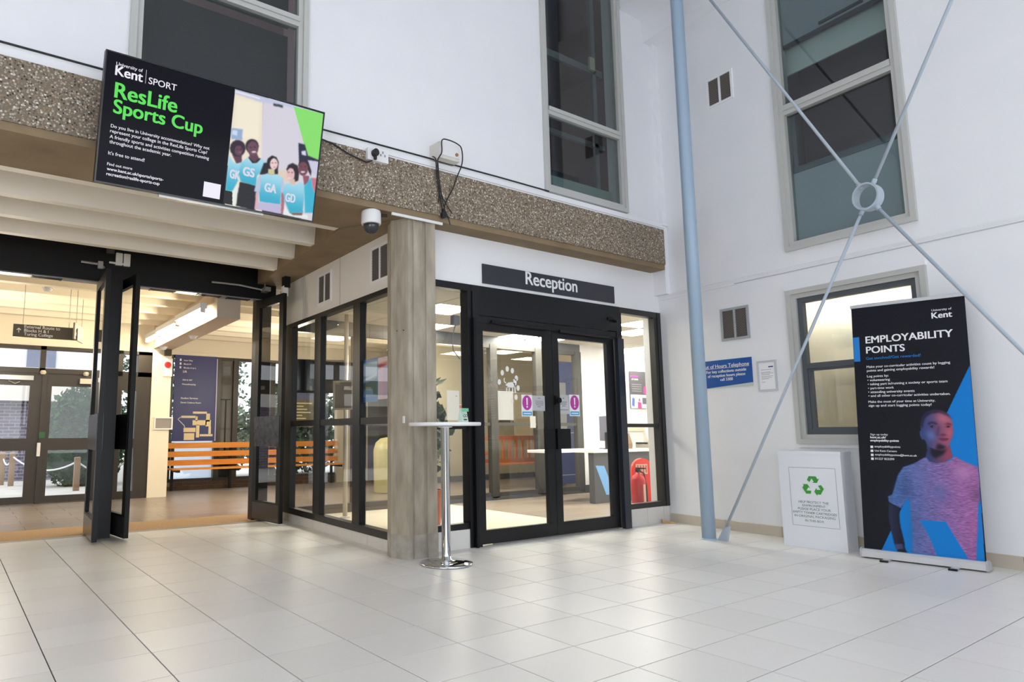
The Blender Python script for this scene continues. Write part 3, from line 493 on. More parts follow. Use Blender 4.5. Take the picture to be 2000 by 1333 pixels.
w2 = struct('window_2', 'black framed pane right of the reception doors with red extinguisher behind', 'window')
B().box(2.93, 3.60, -0.01, 0.07, 2.335, 2.40).box(2.93, 3.655, 0.0, 0.07, 0.182, 0.235).box(2.93, 3.58, 0.0, 0.065, 1.065, 1.105).box(3.545, 3.60, -0.005, 0.07, 0.182, 2.40).box(3.60, 3.66, -0.015, 0.08, 0.182, 2.40).obj('frame', M('charcoal_frame', (40, 39, 38), 0.4), w2)
B().box(2.92, 3.56, 0.03, 0.036, 0.2, 1.075).obj('pane', GLASS, w2)
B().box(2.92, 3.56, 0.03, 0.036, 1.095, 2.35).obj('pane', GLASS, w2)

# ------------------------------------------------------------------ concrete column, beams, entrance ceiling
co = struct('column', 'bare concrete column with vertical shutter marks at the corner of reception', 'column')
g1, g2 = 0.10, 0.16
def cp(t, inset=0.0):   # along the front face
    return (0.0 + t * 0.272 - 0.10 * inset, -0.155 - t * 0.028 + inset)
poly = [(-0.071, 0.009), (-0.052, -0.035), (-0.045, -0.035), (-0.028, -0.09), (-0.008, -0.14), cp(0.0), cp(0.12), cp(0.13, 0.010), cp(0.18, 0.010), cp(0.19), cp(0.52), cp(0.53, 0.014), cp(0.63, 0.014), cp(0.64), cp(0.98), cp(1.0, 0.006), (0.30, 0.06), (0.30, 0.10), (-0.05, 0.10)]
cs_ = B().prism(poly, 0.0, 2.872).obj('shaft', CONC, co)
B().prism([(x + (0.004 if x > 0.1 else -0.004), y - 0.004) for x, y in poly], 0.0, 0.19).obj('base_patch', M('pale_concrete_patch', (176, 171, 160), 0.9, var=(9, (146, 139, 126), 0.2), bump=(60, 0.3)), co)
for (x, y, z) in ((-0.047, -0.05, 1.885), (-0.022, -0.115, 1.885)):
    B().lathe([(0.006, -0.003), (0.006, 0.003)], (x - 0.002, y, z), 8).obj('fixing_hole', BLKTXT, co)
B().bevbox(-0.028, -0.018, -0.125, -0.10, 1.10, 1.16).obj('white_clip', PLASTIC, co)

be = struct('beam', 'long exposed gravel concrete beam across the hall above reception', 'beam')
B().box(-7.2, 3.535, -0.212, 0.45, 2.925, 3.342).obj('gravel_face', AGG, be)
B().box(-7.2, 3.537, -0.20, 0.45, 2.87, 2.925).obj('concrete_lip', CONCB, be)
sb = struct('beam_side', 'brown concrete beam running back over the glazed side wall', 'beam')
B().prism([(-0.353, 0.45), (0.16, 0.45), (0.30, 3.14), (-0.13, 3.14)], 2.852, 3.30).obj('beam_body', CONCB, sb)
B().prism([(-0.06, 0.0), (0.16, 0.0), (0.16, 0.45), (-0.353, 0.45)], 2.852, 2.868).obj('beam_soffit', CONCB, sb)

ce = struct('ceiling_entrance', 'off white ribbed ceiling of the entrance in front of the double doors', 'ceiling')
B().box(-4.8, 0.2, 0.45, 3.2, 3.14, 3.30).obj('slab', RIBW, ce)
for y in (0.452, 1.06, 1.645, 2.225):
    B().prism([(y, 2.87), (y + 0.09, 2.87), (y + 0.15, 3.14), (y - (0.0 if y < 0.5 else 0.05), 3.14)], -4.75, -0.39 + 0.083 * y, 'x').obj('rib', RIBW, ce)

# ------------------------------------------------------------------ glazed side wall (frame: x = -depth)
ws = struct('wall_side', 'white board wall with two vents above the glazed side of reception', 'wall', GWO, GWY)
B().box(-2.98, -0.10, 0.0, 0.07, 2.335, 2.85).obj('board', M('warm_white_board', (234, 229, 222), 0.45), ws)
B().box(-2.30, -2.292, -0.003, 0.0, 2.335, 2.85).box(-1.30, -1.294, -0.003, 0.0, 2.335, 2.85).obj('board_joint', M('beige_board_joint', (180, 172, 162), 0.6), ws)  # thin strips of a darker tone along the board joints
B().box(-2.98, -0.12, 0.015, 0.09, 0.0, 0.10).obj('plinth_core', GROUT, ws)
pl = [-2.98, -2.62, -2.27, -1.922, -1.588, -1.291, -0.971, -0.655, -0.365, -0.05]
for a, c in zip(pl[:-1], pl[1:]):
    B().bevbox(a + 0.002, c - 0.002, -0.004, 0.02, 0.0, 0.098, 0.002).obj('plinth_tile', PLINTH, ws)
w3 = struct('window_3', 'black framed glazed side wall of reception with six panes', 'window', GWO, GWY)
f3 = B().box(-2.95, -0.1, -0.012, 0.07, 2.285, 2.335).box(-2.95, -0.1, -0.015, 0.07, 0.098, 0.165)
for a, c in ((-2.95, -2.60), (-1.945, -1.755), (-0.985, -0.81)):
    m = a + (c - a) * (0.45)
    f3.box(a, m, 0.0, 0.07, 0.165, 2.285).box(m, c, -0.012, 0.06, 0.165, 2.285)
f3.box(-2.95, -0.1, -0.006, 0.055, 1.10, 1.165); f3.obj('frame', BLACK, w3)
for a, c in ((-2.62, -1.94), (-1.76, -0.98), (-0.82, -0.1)):
    for z0, z1 in ((0.15, 1.11), (1.155, 2.29)):
        B().box(a, c, 0.02, 0.026, z0, z1).obj('pane', GLASS, w3)
def vent(fr_o, fr_yaw, x0, x1, z0, z1, label, wires, cat='vent', bars=2, frame_m=None):
    yy = math.cos(fr_yaw), math.sin(fr_yaw)
    cx = (x0 + x1) / 2
    t = thing('wall_vent', label, cat, (fr_o[0] + yy[0] * cx, fr_o[1] + yy[1] * cx, z0), fr_yaw)
    w, h = x1 - x0, z1 - z0
    fb_ = rect_frame(B(), -w / 2, w / 2, 0, h, 0.026, -0.014, 0.01)
    fb_.box(-0.012, 0.012, -0.012, 0.008, 0.026, h - 0.026); fb_.obj('vent_frame', frame_m or WHITE2, t)
    for sx in (-1, 1):
        a, c = (-w / 2 + 0.026, -0.012) if sx < 0 else (0.012, w / 2 - 0.026)
        B().box(a, c, -0.003, 0.004, 0.026, h - 0.026).obj('mesh_panel', M('dark_vent_mesh', (84, 78, 74), 0.6), t)
        wb = B(); k = wires; dx = c - a; hh = h - 0.052
        st = 0.026
        for q in range(int((dx + hh) / st)):
            for sgn in (1, -1):
                o_ = q * st
                p0 = (max(0, o_ - hh), min(o_, hh)); p1 = (min(o_, dx), max(0, o_ - dx))
                if p1[0] - p0[0] < 0.004: continue
                P0 = (a + p0[0], -0.005, 0.026 + (p0[1] if sgn > 0 else hh - p0[1])); P1 = (a + p1[0], -0.005, 0.026 + (p1[1] if sgn > 0 else hh - p1[1]))
                wb.tube([P0, P1], 0.0016, 4)
        wb.obj('wire_mesh', M('vent_wire', (132, 124, 118), 0.5, 0.4), t, kind='stuff')
    return t
vent(GWO, GWY, -1.86, -1.50, 2.42, 2.765, 'small white framed vent on the side board nearer the double doors', 1)
vent(GWO, GWY, -0.60, -0.235, 2.42, 2.775, 'white framed mesh vent on the side board next to the concrete column', 1)

# ------------------------------------------------------------------ upper wall and its windows
wu = struct('wall_upper', 'white upper storey wall above the gravel beam', 'wall')
holes(B(), -7.2, 4.2, 3.34, 7.4, -0.12, 0.12, [(-2.30, -0.955, 3.52, 6.9), (1.705, 3.005, 3.462, 6.3)]).obj('wall_face', WHITE, wu)
tr = struct('trim_1', 'white trunking strip along the top of the gravel beam', 'trim')
B().box(-7.2, 3.62, -0.178, -0.12, 3.342, 3.428).obj('trunking', WHITE2, tr)
B().box(-0.25, 3.6, -0.1795, -0.178, 3.372, 3.376).obj('trunking_seam', M('seam_grey', (150, 152, 160), 0.6), tr)
cbl = B().tube([(-7.0, -0.185, 3.432), (-2.4, -0.185, 3.438), (-0.8, -0.185, 3.440), (1.0, -0.185, 3.446), (1.70, -0.185, 3.442)], 0.0075, 6).obj('wall_cable', RUBBER)
tag(cbl, 'thin black cable clipped along the white strip above the gravel beam', 'cable')
pil = struct('wall_pilaster', 'white corner boxing between the upper wall and the right wall', 'wall')
B().box(3.58, 3.80, -0.17, 0.0, 2.60, 5.7).obj('boxing', WHITE, pil)
B().box(3.545, 3.80, -0.20, 0.0, 3.405, 3.43).obj('ledge', WHITE2, pil)

def win_upper(name, label, x0, x1, z0, z1, fw, mid, y=-0.12):
    w = struct(name, label, 'window')
    b = B(); rect_frame(b, x0, x1, z0, z1, 0.045, y - 0.03, y + 0.08); rect_frame(b, x0 + 0.045, x1 - 0.045, z0 + 0.045, z1 - 0.045, 0.04, y - 0.012, y + 0.07)
    b.box(x0 + 0.08, x1 - 0.08, y - 0.015, y + 0.05, mid[0], mid[1]).box(x0 + 0.08, x1 - 0.08, y - 0.028, y + 0.05, (mid[0] + mid[1]) / 2, mid[1])
    b.obj('frame', WFRAME, w)
    B().box(x0 + 0.08, x1 - 0.08, y + 0.02, y + 0.026, z0 + 0.08, mid[0] + 0.01).obj('pane', GLASSD, w)
    B().box(x0 + 0.08, x1 - 0.08, y + 0.02, y + 0.026, mid[1] - 0.01, z1 - 0.08).obj('pane', GLASSD, w)
    return w
w4 = win_upper('window_4', 'tall grey framed upper window above the television with dark blind', -2.30, -0.955, 3.525, 6.9, 0.09, (4.285, 4.365))
SHADE = M('charcoal_roller_blind', (50, 52, 55), 0.9, var=(2, (56, 58, 61), 0.3), stretch=(0.3, 1, 30))
B().box(-2.2, -1.05, 0.06, 0.066, 3.72, 4.29).obj('roller_blind', SHADE, w4)
B().box(-2.2, -1.05, 0.06, 0.066, 4.36, 6.8).obj('roller_blind', SHADE, w4)
B().box(-2.22, -1.03, 0.10, 0.11, 3.52, 3.90).obj('sill_board', M('grey_green_board', (116, 122, 118), 0.7), w4)
w5 = win_upper('window_5', 'tall grey framed upper window over the gravel beam beside the corner', 1.705, 3.005, 3.465, 6.3, 0.09, (4.322, 4.405))
B().box(1.78, 2.92, 0.03, 0.036, 3.50, 3.745).obj('frosted_film', M('pale_green_film', (150, 166, 158), 0.6), w5)
ib = B().box(1.75, 2.95, 0.10, 0.14, 5.18, 5.26).box(2.78, 2.84, 0.10, 0.14, 3.5, 6.2).box(1.75, 2.95, 0.10, 0.14, 4.28, 4.33)
ib.obj('inner_frame', M('inner_grey_frame', (118, 118, 118), 0.5), w5)
B().bevbox(2.70, 2.78, 0.06, 0.09, 5.20, 5.36).obj('window_latch', M('beige_latch', (190, 184, 160), 0.5), w5)
ur = struct('wall_upper_rooms', 'dim plum grey rooms behind the upper windows', 'wall')
DIM = M('dim_plum_wall', (150, 128, 130), 0.9)
B().box(-4, 4.2, 2.2, 2.3, 3.34, 7.4).box(-4, 4.2, 0.12, 2.3, 7.2, 7.3).box(-0.2, -0.1, 0.12, 2.2, 3.34, 7.3).box(3.5, 3.6, 0.12, 2.2, 3.34, 7.3).obj('room_shell', DIM, ur)
B().box(1.0, 3.5, 1.0, 1.06, 3.34, 4.36).obj('low_partition', M('dim_slate', (70, 76, 78), 0.9), ur)
B().box(2.35, 2.55, 1.2, 1.3, 4.36, 7.2).obj('dark_post', M('dim_brown', (62, 48, 50), 0.9), ur)
B().tube([(1.7, 0.9, 4.4), (2.3, 0.9, 6.0)], 0.02, 6).obj('strut', M('dim_brown', (62, 48, 50), 0.9), ur)

# ------------------------------------------------------------------ right wall
wrt = struct('wall_right', 'tall white rendered wall on the right with two windows', 'wall', RWO, RWY)
holes(B(), -0.16, 9.5, 0.0, 7.4, 0.0, 0.25, [(1.59, 2.735, 2.755, 7.0), (1.56, 2.755, 0.895, 2.37)]).obj('wall_face', WHITE, wrt)
B().box(0.0, 9.5, -0.006, 0.0, 2.555, 2.562).obj('render_joint', M('render_joint_grey', (186, 188, 196), 0.7), wrt)
B().box(0.0, 1.0, -0.012, 0.0, 2.545, 2.57).obj('render_ledge', WHITE, wrt)
B().prism([(0, 2.572), (-0.012, 2.60), (0, 2.61)], 0.0, 9.0, 'x').obj('render_ledge', WHITE, wrt)
sk = [0.02, 0.72, 1.335, 1.95, 2.56, 3.17, 3.78, 4.4, 5.0]
for a, c in zip(sk[:-1], sk[1:]):
    B().bevbox(a + 0.002, c - 0.002, -0.012, 0.0, 0.0, 0.10, 0.003).obj('skirting_tile', SKIRT, wrt)
def win_right(name, label, s0, s1, z0, z1):
    w = struct(name, label, 'window', RWO, RWY)
    b = B(); rect_frame(b, s0, s1, z0, z1, 0.045, -0.035, 0.10); rect_frame(b, s0 + 0.045, s1 - 0.045, z0 + 0.045, z1 - 0.045, 0.042, -0.012, 0.10)
    b.obj('frame', WFRAME, w)
    return w
w6 = win_right('window_6', 'tall upper window in the right wall with grey panels and ring brace in front', 1.59, 2.735, 2.755, 7.0)
B().box(1.675, 2.65, -0.015, 0.06, 4.135, 4.235).box(1.675, 2.65, -0.028, 0.06, 4.18, 4.235).obj('transom', WFRAME, w6)
B().box(1.675, 2.65, 0.035, 0.041, 2.84, 4.14).obj('pane', GLASSD, w6)
B().box(1.675, 2.65, 0.035, 0.041, 4.23, 6.92).obj('pane', GLASSD, w6)
GP = M('slate_grey_panel', (184, 196, 202), 0.45)
B().box(1.68, 2.64, 0.07, 0.09, 2.83, 3.54).obj('lower_panel', GP, w6)
B().box(1.68, 2.64, 0.06, 0.10, 3.54, 3.60).box(1.70, 1.74, 0.065, 0.10, 3.60, 4.15).obj('inner_rail', M('inner_slate_rail', (104, 114, 122), 0.5), w6)
B().box(1.68, 2.64, 0.07, 0.09, 4.90, 6.9).obj('upper_blind', M('slate_blind', (160, 168, 176), 0.6), w6)
B().box(1.68, 2.64, 0.065, 0.10, 4.86, 4.90).box(2.05, 2.45, 0.05, 0.07, 4.925, 4.95).obj('blind_rail', M('dark_slate_rail', (52, 56, 62), 0.5), w6)
B().box(1.3, 3.2, 0.9, 0.95, 2.3, 7.0).box(1.3, 1.34, 0.25, 0.95, 2.5, 7.0).box(3.16, 3.2, 0.25, 0.95, 2.5, 7.0).box(1.3, 3.2, 0.25, 0.95, 2.5, 2.54).obj('room_shell', M('dim_mauve_wall', (130, 118, 122), 0.9), w6)
B().box(1.5, 2.9, 0.16, 0.18, 4.62, 4.9).obj('room_ceiling_strip', M('pale_green_ceiling', (214, 224, 218), 0.8), w6)  # upright pale strip standing in for the ceiling of the room behind
w7 = win_right('window_7', 'lower lit window with cream blinds partly behind the banner', 1.56, 2.755, 0.895, 2.37)
SASH = M('slate_sash', (84, 90, 96), 0.35)
b7 = B(); rect_frame(b7, 1.648, 2.668, 0.983, 2.282, 0.045, 0.01, 0.07); b7.box(1.69, 2.62, 0.0, 0.07, 1.60, 1.65); rect_frame(b7, 1.69, 2.62, 1.02, 1.61, 0.03, 0.02, 0.07); b7.obj('sash', SASH, w7)
B().box(1.69, 2.63, 0.04, 0.046, 1.02, 1.62).obj('pane', GLASS, w7)
B().box(1.69, 2.63, 0.05, 0.056, 1.63, 2.24).obj('pane', GLASS, w7)
flat([(1.64, 0.98), (2.67, 0.98), (2.67, 2.28), (1.64, 2.28)], w7, frosted('frosted_sheet', (250, 248, 234), 0.5), 0.115, 'frosted_sheet')
CRW = M('cream_room_wall', (244, 240, 226), 0.7)
B().box(1.4, 3.0, 0.95, 1.0, 0.7, 2.6).box(1.4, 1.45, 0.25, 1.0, 0.7, 2.6).box(2.95, 3.0, 0.25, 1.0, 0.7, 2.6).box(1.4, 3.0, 0.25, 1.0, 2.55, 2.6).box(1.4, 3.0, 0.25, 1.0, 0.7, 0.75).obj('room_shell', CRW, w7)
GG = M('grey_green_cabinet', (150, 160, 146), 0.6)
B().box(1.75, 2.5, 0.45, 0.6, 1.82, 2.16).box(1.75, 2.95, 0.30, 0.34, 1.44, 1.50).obj('cabinet_shape', GG, w7)
for s in (1.9, 2.45):
    B().box(s - 0.25, s + 0.25, 0.3, 0.42, 2.50, 2.54).obj('room_lamp', M('room_lamp_glow', (250, 248, 236), 0.5, emit=300.0), w7)
B().box(1.55, 2.76, -0.03, 0.0, 2.37, 2.41).obj('lintel_strip', WHITE, w7)
B().box(1.57, 2.75, -0.02, 0.0, 0.862, 0.895).obj('sill_strip', WHITE, w7)
vent(RWO, RWY, 0.825, 1.148, 4.575, 4.915, 'small mesh vent high on the white right wall', 1)
vent(RWO, RWY, 0.815, 1.145, 1.965, 2.31, 'small mesh vent above the blue sign on the right wall', 1, frame_m=M('silver_vent_frame', (176, 180, 184), 0.4, 0.3))
# stepped bulkhead at the top
bk = struct('ceiling_bulkhead', 'stepped white bulkhead high in the corner above the right wall', 'ceiling')
def slab_along(xa, z0, z1, s1=9.0, back=0.12):
    d = (-0.0926, -0.9957)
    return B().prism([(xa, -0.11), (xa + d[0] * s1, -0.11 + d[1] * s1), (4.1 + d[0] * s1, -0.11 + d[1] * s1), (4.1, -0.11)], z0, z1)
slab_along(3.45, 5.69, 5.99).obj('lower_step', WHITE, bk)
slab_along(3.02, 5.97, 7.3).obj('upper_step', WHITE, bk)
# the rest of the hall, behind and beside the photographer
for nm, lb in (('wall_left', 'white wall on the far left of the hall with a low glazed front'), ('wall_back', 'white wall behind the photographer around a low glazed front'), ('ceiling_hall', 'white hall ceiling')):
    s_ = struct(nm, lb, nm.split('_')[0])
    b = B()
    if nm == 'wall_left': b.box(-7.3, -7.2, -11.2, -9.1, 0, 7.4).box(-7.3, -7.2, -4.1, 0.1, 0, 7.4).box(-7.3, -7.2, -9.1, -4.1, 2.6, 7.4).box(-7.3, -7.2, -9.1, -4.1, 0, 0.2)
    elif nm == 'wall_back': holes(b, -7.2, 4.6, 0.0, 7.4, -11.2, -11.1, [(-5.0, 3.0, 0.3, 2.9)])
    else: b.box(-7.2, 4.6, -11.2, 0.1, 7.4, 7.5)
    b.obj('surface', WHITE, s_)
# ------------------------------------------------------------------ black double doors between hall and corridor
d2 = struct('door_2', 'black glazed double doors folded open with a black header at the corridor entrance', 'door')
B().box(-4.7, 0.10, 2.98, 3.13, 2.72, 3.14).box(-4.7, 0.10, 2.965, 3.14, 2.665, 2.735).obj('header', BLACK2, d2)
B().box(-4.7, 0.10, 2.99, 3.12, 2.655, 2.665).obj('header_underside', M('grey_header_underside', (150, 148, 152), 0.3, 0.3), d2)
for x in (-3.05, -2.42, -1.25, -0.72, -0.36):
    rect_frame_b = B().box(x - 0.14, x + 0.14, 3.03, 3.045, 2.648, 2.656).box(x - 0.14, x + 0.14, 3.075, 3.09, 2.648, 2.656).box(x - 0.14, x - 0.125, 3.01, 3.11, 2.648, 2.656).box(x + 0.125, x + 0.14, 3.01, 3.11, 2.648, 2.656)
    rect_frame_b.obj('slot', BLACK2, d2)
B().box(-1.90, -1.78, 2.99, 3.12, 0.0, 2.665).box(-1.925, -1.765, 2.56, 2.99, 0.0, 2.665).box(-0.135, 0.06, 3.02, 3.14, 0.0, 2.72).obj('post', BLACK2, d2)
B().box(-1.875, -1.795, 2.95, 2.985, 2.98, 3.06).box(-0.045, 0.035, 2.93, 2.985, 2.94, 3.02).obj('bracket', M('dark_grey_bracket', (70, 70, 72), 0.5), d2)
SILV = M('silver_closer', (176, 176, 172), 0.35, 0.7)
def leaf(hx, hy, nx, ny, h=2.64, plate=None):
    ang = math.atan2(ny - hy, nx - hx); L = math.hypot(nx - hx, ny - hy)
    t = 0.045
    b = B().box(0, 0.09, -t / 2, t / 2, 0.02, h).box(L - 0.09, L, -t / 2, t / 2, 0.02, h).box(0.09, L - 0.09, -t / 2, t / 2, 0.02, 0.24).box(0.09, L - 0.09, -t / 2, t / 2, h - 0.10, h)
    b.box(0.09, L - 0.09, -t / 2, t / 2, 0.98, 1.10)
    o = b.obj('door_leaf', BLACK2, d2, loc=(hx, hy, 0), rz=ang)
    B().box(0.08, L - 0.08, -0.003, 0.003, 0.22, 1.0).obj('pane', GLASS, o)
    B().box(0.08, L - 0.08, -0.003, 0.003, 1.08, h - 0.08).obj('pane', GLASS, o)
    for s in (-1, 1):
        B().box(0.03, L - 0.03, min(s * t / 2, s * (t / 2 + 0.006)), max(s * t / 2, s * (t / 2 + 0.006)), 0.87, 1.22).obj('push_plate', plate or BLACK2, o)
    B().box(0.02, L - 0.02, -t / 2 - 0.003, t / 2 + 0.003, 0.03, 0.22).obj('kick_plate', M('satin_dark_kick_plate', (70, 70, 72), 0.25, 0.6), o)
    return o
PLATE = M('scuffed_grey_plate', (88, 92, 98), 0.25, 0.4, var=(20, (60, 62, 66), 0.2))
leaf(-1.925, 2.99, -1.965, 2.20, plate=PLATE)
leaf(-1.755, 2.99, -1.672, 2.28)
leaf(-0.115, 3.02, -0.042, 2.36, plate=PLATE)
ar = B().tube([(-0.72, 2.945, 2.80), (-0.40, 2.93, 2.80), (-0.10, 2.90, 2.765)], 0.012, 6).box(-0.12, -0.05, 2.78, 2.93, 2.735, 2.785).box(-0.075, -0.06, 2.93, 2.945, 2.78, 2.98)
ar.obj('closer_arm', SILV, d2)
B().tube([(-2.12, 2.945, 2.85), (-1.93, 2.93, 2.84), (-1.90, 2.90, 2.80)], 0.013, 6).box(-1.96, -1.91, 2.90, 2.95, 2.79, 2.87).obj('closer_arm', SILV, d2)
for x in (-1.745, -1.665):
    B().bevbox(x - 0.034, x + 0.034, 2.94, 2.975, 2.86, 3.0).cyl((x - 0.1, 2.95, 2.88), (x - 0.03, 2.95, 2.88), 0.012, 6).obj('latch_box', M('cream_latch_box', (226, 224, 214), 0.45), d2)
cl = thing('door_holder', 'black vertical hold-open box with white end beside the right door leaf', 'door holder', (0.02, 2.45, 2.62), GWY)
B().bevbox(-0.05, 0.05, -0.05, 0.02, 0.10, 0.46).obj('housing', BLACK2, cl)
B().bevbox(-0.035, 0.035, -0.06, 0.0, 0.0, 0.12).obj('white_end', PLASTIC, cl)
B().tube([(-0.10, -0.03, 0.06), (-0.07, -0.035, 0.07), (-0.04, -0.03, 0.05)], 0.02, 6).obj('clip', SILV, cl)

# ------------------------------------------------------------------ corridor
cc = struct('ceiling_corridor', 'cream ribbed ceiling of the corridor lit by fluorescent battens', 'ceiling')
B().box(-4.8, 8.5, 3.14, 8.1, 2.98, 3.12).obj('slab', CREAM, cc)
for k in range(8):
    y = 3.42 + 0.6 * k
    B().prism([(y, 2.77), (y + 0.12, 2.77), (y + 0.22, 2.98), (y - 0.10, 2.98)], -4.75, 8.4, 'x').obj('rib', CREAM, cc)
lb_ = struct('beam_corridor', 'taupe beam running down the corridor ceiling beside the bright battens', 'beam')
B().prism([(-0.585, 3.14), (-0.295, 3.14), (-0.17, 6.9), (-0.475, 6.9)], 2.42, 2.77).obj('beam_body', M('taupe_beam', (196, 180, 160), 0.5), lb_)
wl = struct('wall_corridor', 'cream walls closing the corridor', 'wall')
B().box(-4.9, -4.8, 0.1, 8.1, 0, 3.1).obj('left_side', CREAM, wl)
B().box(-4.8, -0.45, 6.76, 6.95, 2.355, 2.99).obj('over_entrance', CREAM, wl)
B().box(-0.45, 8.5, 7.92, 8.1, 2.50, 2.99).box(-0.45, 8.5, 7.89, 7.92, 2.475, 2.535).obj('over_bench', CREAM, wl)
B().box(-0.45, -0.32, 6.95, 8.1, 0, 2.99).obj('return_wall', CREAM, wl)
B().box(8.4, 8.5, 0.2, 8.0, 0, 3.0).obj('far_side', CREAM, wl)
pc = struct('column_corridor', 'cream corridor pillar with red alarm beside the wooden bench', 'column')
B().box(-0.485, -0.18, 6.72, 6.98, 0, 2.99).obj('shaft', CREAM, pc)
al = thing('fire_alarm', 'small red fire alarm sounder on white box high on cream pillar', 'alarm', (-0.25, 6.71, 1.97), 0)
B().bevbox(-0.07, 0.075, -0.03, 0.01, 0.0, 0.30).obj('back_box', PLASTIC, al)
B().cyl((0, -0.03, 0.19), (0, -0.085, 0.19), 0.055, 16, 0.04).obj('sounder', M('alarm_red', (196, 30, 28), 0.35), al)
B().bevbox(-0.055, 0.05, -0.05, 0.01, 0.34, 0.46).obj('dark_unit', M('dark_olive_unit', (60, 58, 40), 0.5), al)
gp = thing('grey_panel', 'small grey panel in cream frame on the corridor pillar', 'panel', (-0.28, 6.71, 1.09), 0)
rect_frame(B(), -0.145, 0.15, 0.0, 0.205, 0.022, -0.02, 0.01).obj('frame', PLASTIC, gp)
B().box(-0.12, 0.125, -0.008, 0.0, 0.02, 0.185).obj('face', M('mid_grey_face', (146, 138, 134), 0.6), gp)
# battens along the beam
BAT = M('fluorescent_tube', (255, 238, 205), 0.4, emit=110.0)
for k, (y0, y1) in enumerate(((3.35, 4.5), (4.65, 5.75), (5.85, 6.6))):
    x = -0.70 + 0.03 * (y0 - 3.1)
    t = thing('batten_light', ('bright fluorescent batten on the corridor beam nearest the double doors', 'bright fluorescent batten midway along the corridor beam', 'bright fluorescent batten at the pillar end of the corridor beam')[k], 'light', (x, y0, 2.52), 0, 'corridor battens')
    B().box(-0.035, 0.05, 0, y1 - y0, 0.03, 0.10).obj('tray', PLASTIC, t)
    B().cyl((0, 0.03, 0.0), (0, y1 - y0 - 0.03, 0.0), 0.022, 10).obj('tube', BAT, t)
    for y in (0.0, y1 - y0 - 0.03):
        B().box(-0.025, 0.03, y, y + 0.03, -0.02, 0.03).obj('end_cap', PLASTIC, t)
def lamp(name, loc, power, r=0.25, col=(1.0, 0.90, 0.74)):  # unseen fill points added to brighten the corridor and its ceiling, no fittings
    l = bpy.data.lights.new(name, 'POINT'); l.energy = power; l.color = col; l.shadow_soft_size = r
    o = bpy.data.objects.new(name, l); COL.objects.link(o); o.location = loc
lamp('corridor_fill', (-2.7, 4.9, 1.9), 55)
lamp('corridor_bench_fill', (1.4, 5.3, 1.9), 85)
lamp('corridor_far_fill', (4.6, 5.3, 1.9), 70)
for k, (x, y, z) in enumerate(((-0.36, 4.9, 2.42), (-0.40, 6.4, 2.42), (-2.3, 4.2, 2.77))):
    t = thing('smoke_detector', ('round white smoke detector midway under the taupe corridor beam', 'round white smoke detector under the beam beside the cream pillar', 'round white smoke detector on the left corridor ceiling rib')[k], 'detector', (x, y, z))
    B().lathe([(0.05, -0.002), (0.052, -0.02), (0.035, -0.045), (0.01, -0.05)], n=16).obj('body', PLASTIC, t)
    B().lathe([(0.07, 0.0), (0.07, -0.008)], n=16).obj('base', PLASTIC, t)
# hanging direction signs
SG = M('olive_sign_face', (84, 78, 64), 0.5)
hs = thing('hanging_sign', 'long olive hanging sign with up arrow and three white lines', 'sign', (-2.61, 4.5, 2.195))
B().box(0, 0.70, 0.0, 0.02, 0, 0.155).obj('board', SG, hs)
text('External Route to', 0.115, 0.50, 0.112, hs, WHTXT, bold=0.012)
text('Blocks H & I', 0.115, 0.375, 0.066, hs, WHTXT, bold=0.012)
text('Turing College', 0.115, 0.425, 0.020, hs, WHTXT, bold=0.012)
flat([(0.055, 0.05), (0.063, 0.05), (0.063, 0.094), (0.078, 0.08), (0.084, 0.087), (0.059, 0.111), (0.034, 0.087), (0.040, 0.080), (0.055, 0.094)], hs, WHTXT, -0.002, 'arrow')
for x in (0.1, 0.6): B().cyl((x, 0.01, 0.155), (x, 0.01, 0.79), 0.004, 6).obj('wire', ALU, hs)
hs2 = thing('hanging_sign', 'grey hanging sign seen edge on beside the olive corridor sign', 'sign', (-1.955, 4.42, 2.205), math.radians(70))
for x in (0.1, 0.4): B().cyl((x, 0.01, 0.205), (x, 0.01, 0.78), 0.004, 6).obj('wire', ALU, hs2)
B().box(0, 0.48, 0.0, 0.02, 0, 0.205).obj('board', M('grey_sign_face', (150, 138, 122), 0.5), hs2)
for x, z in ((0.05, 0.13), (0.05, 0.05), (0.16, 0.05)):
    flat([(x, z), (x + 0.08, z), (x + 0.08, z + 0.04), (x, z + 0.04)], hs2, WHTXT, -0.002, 'symbol')

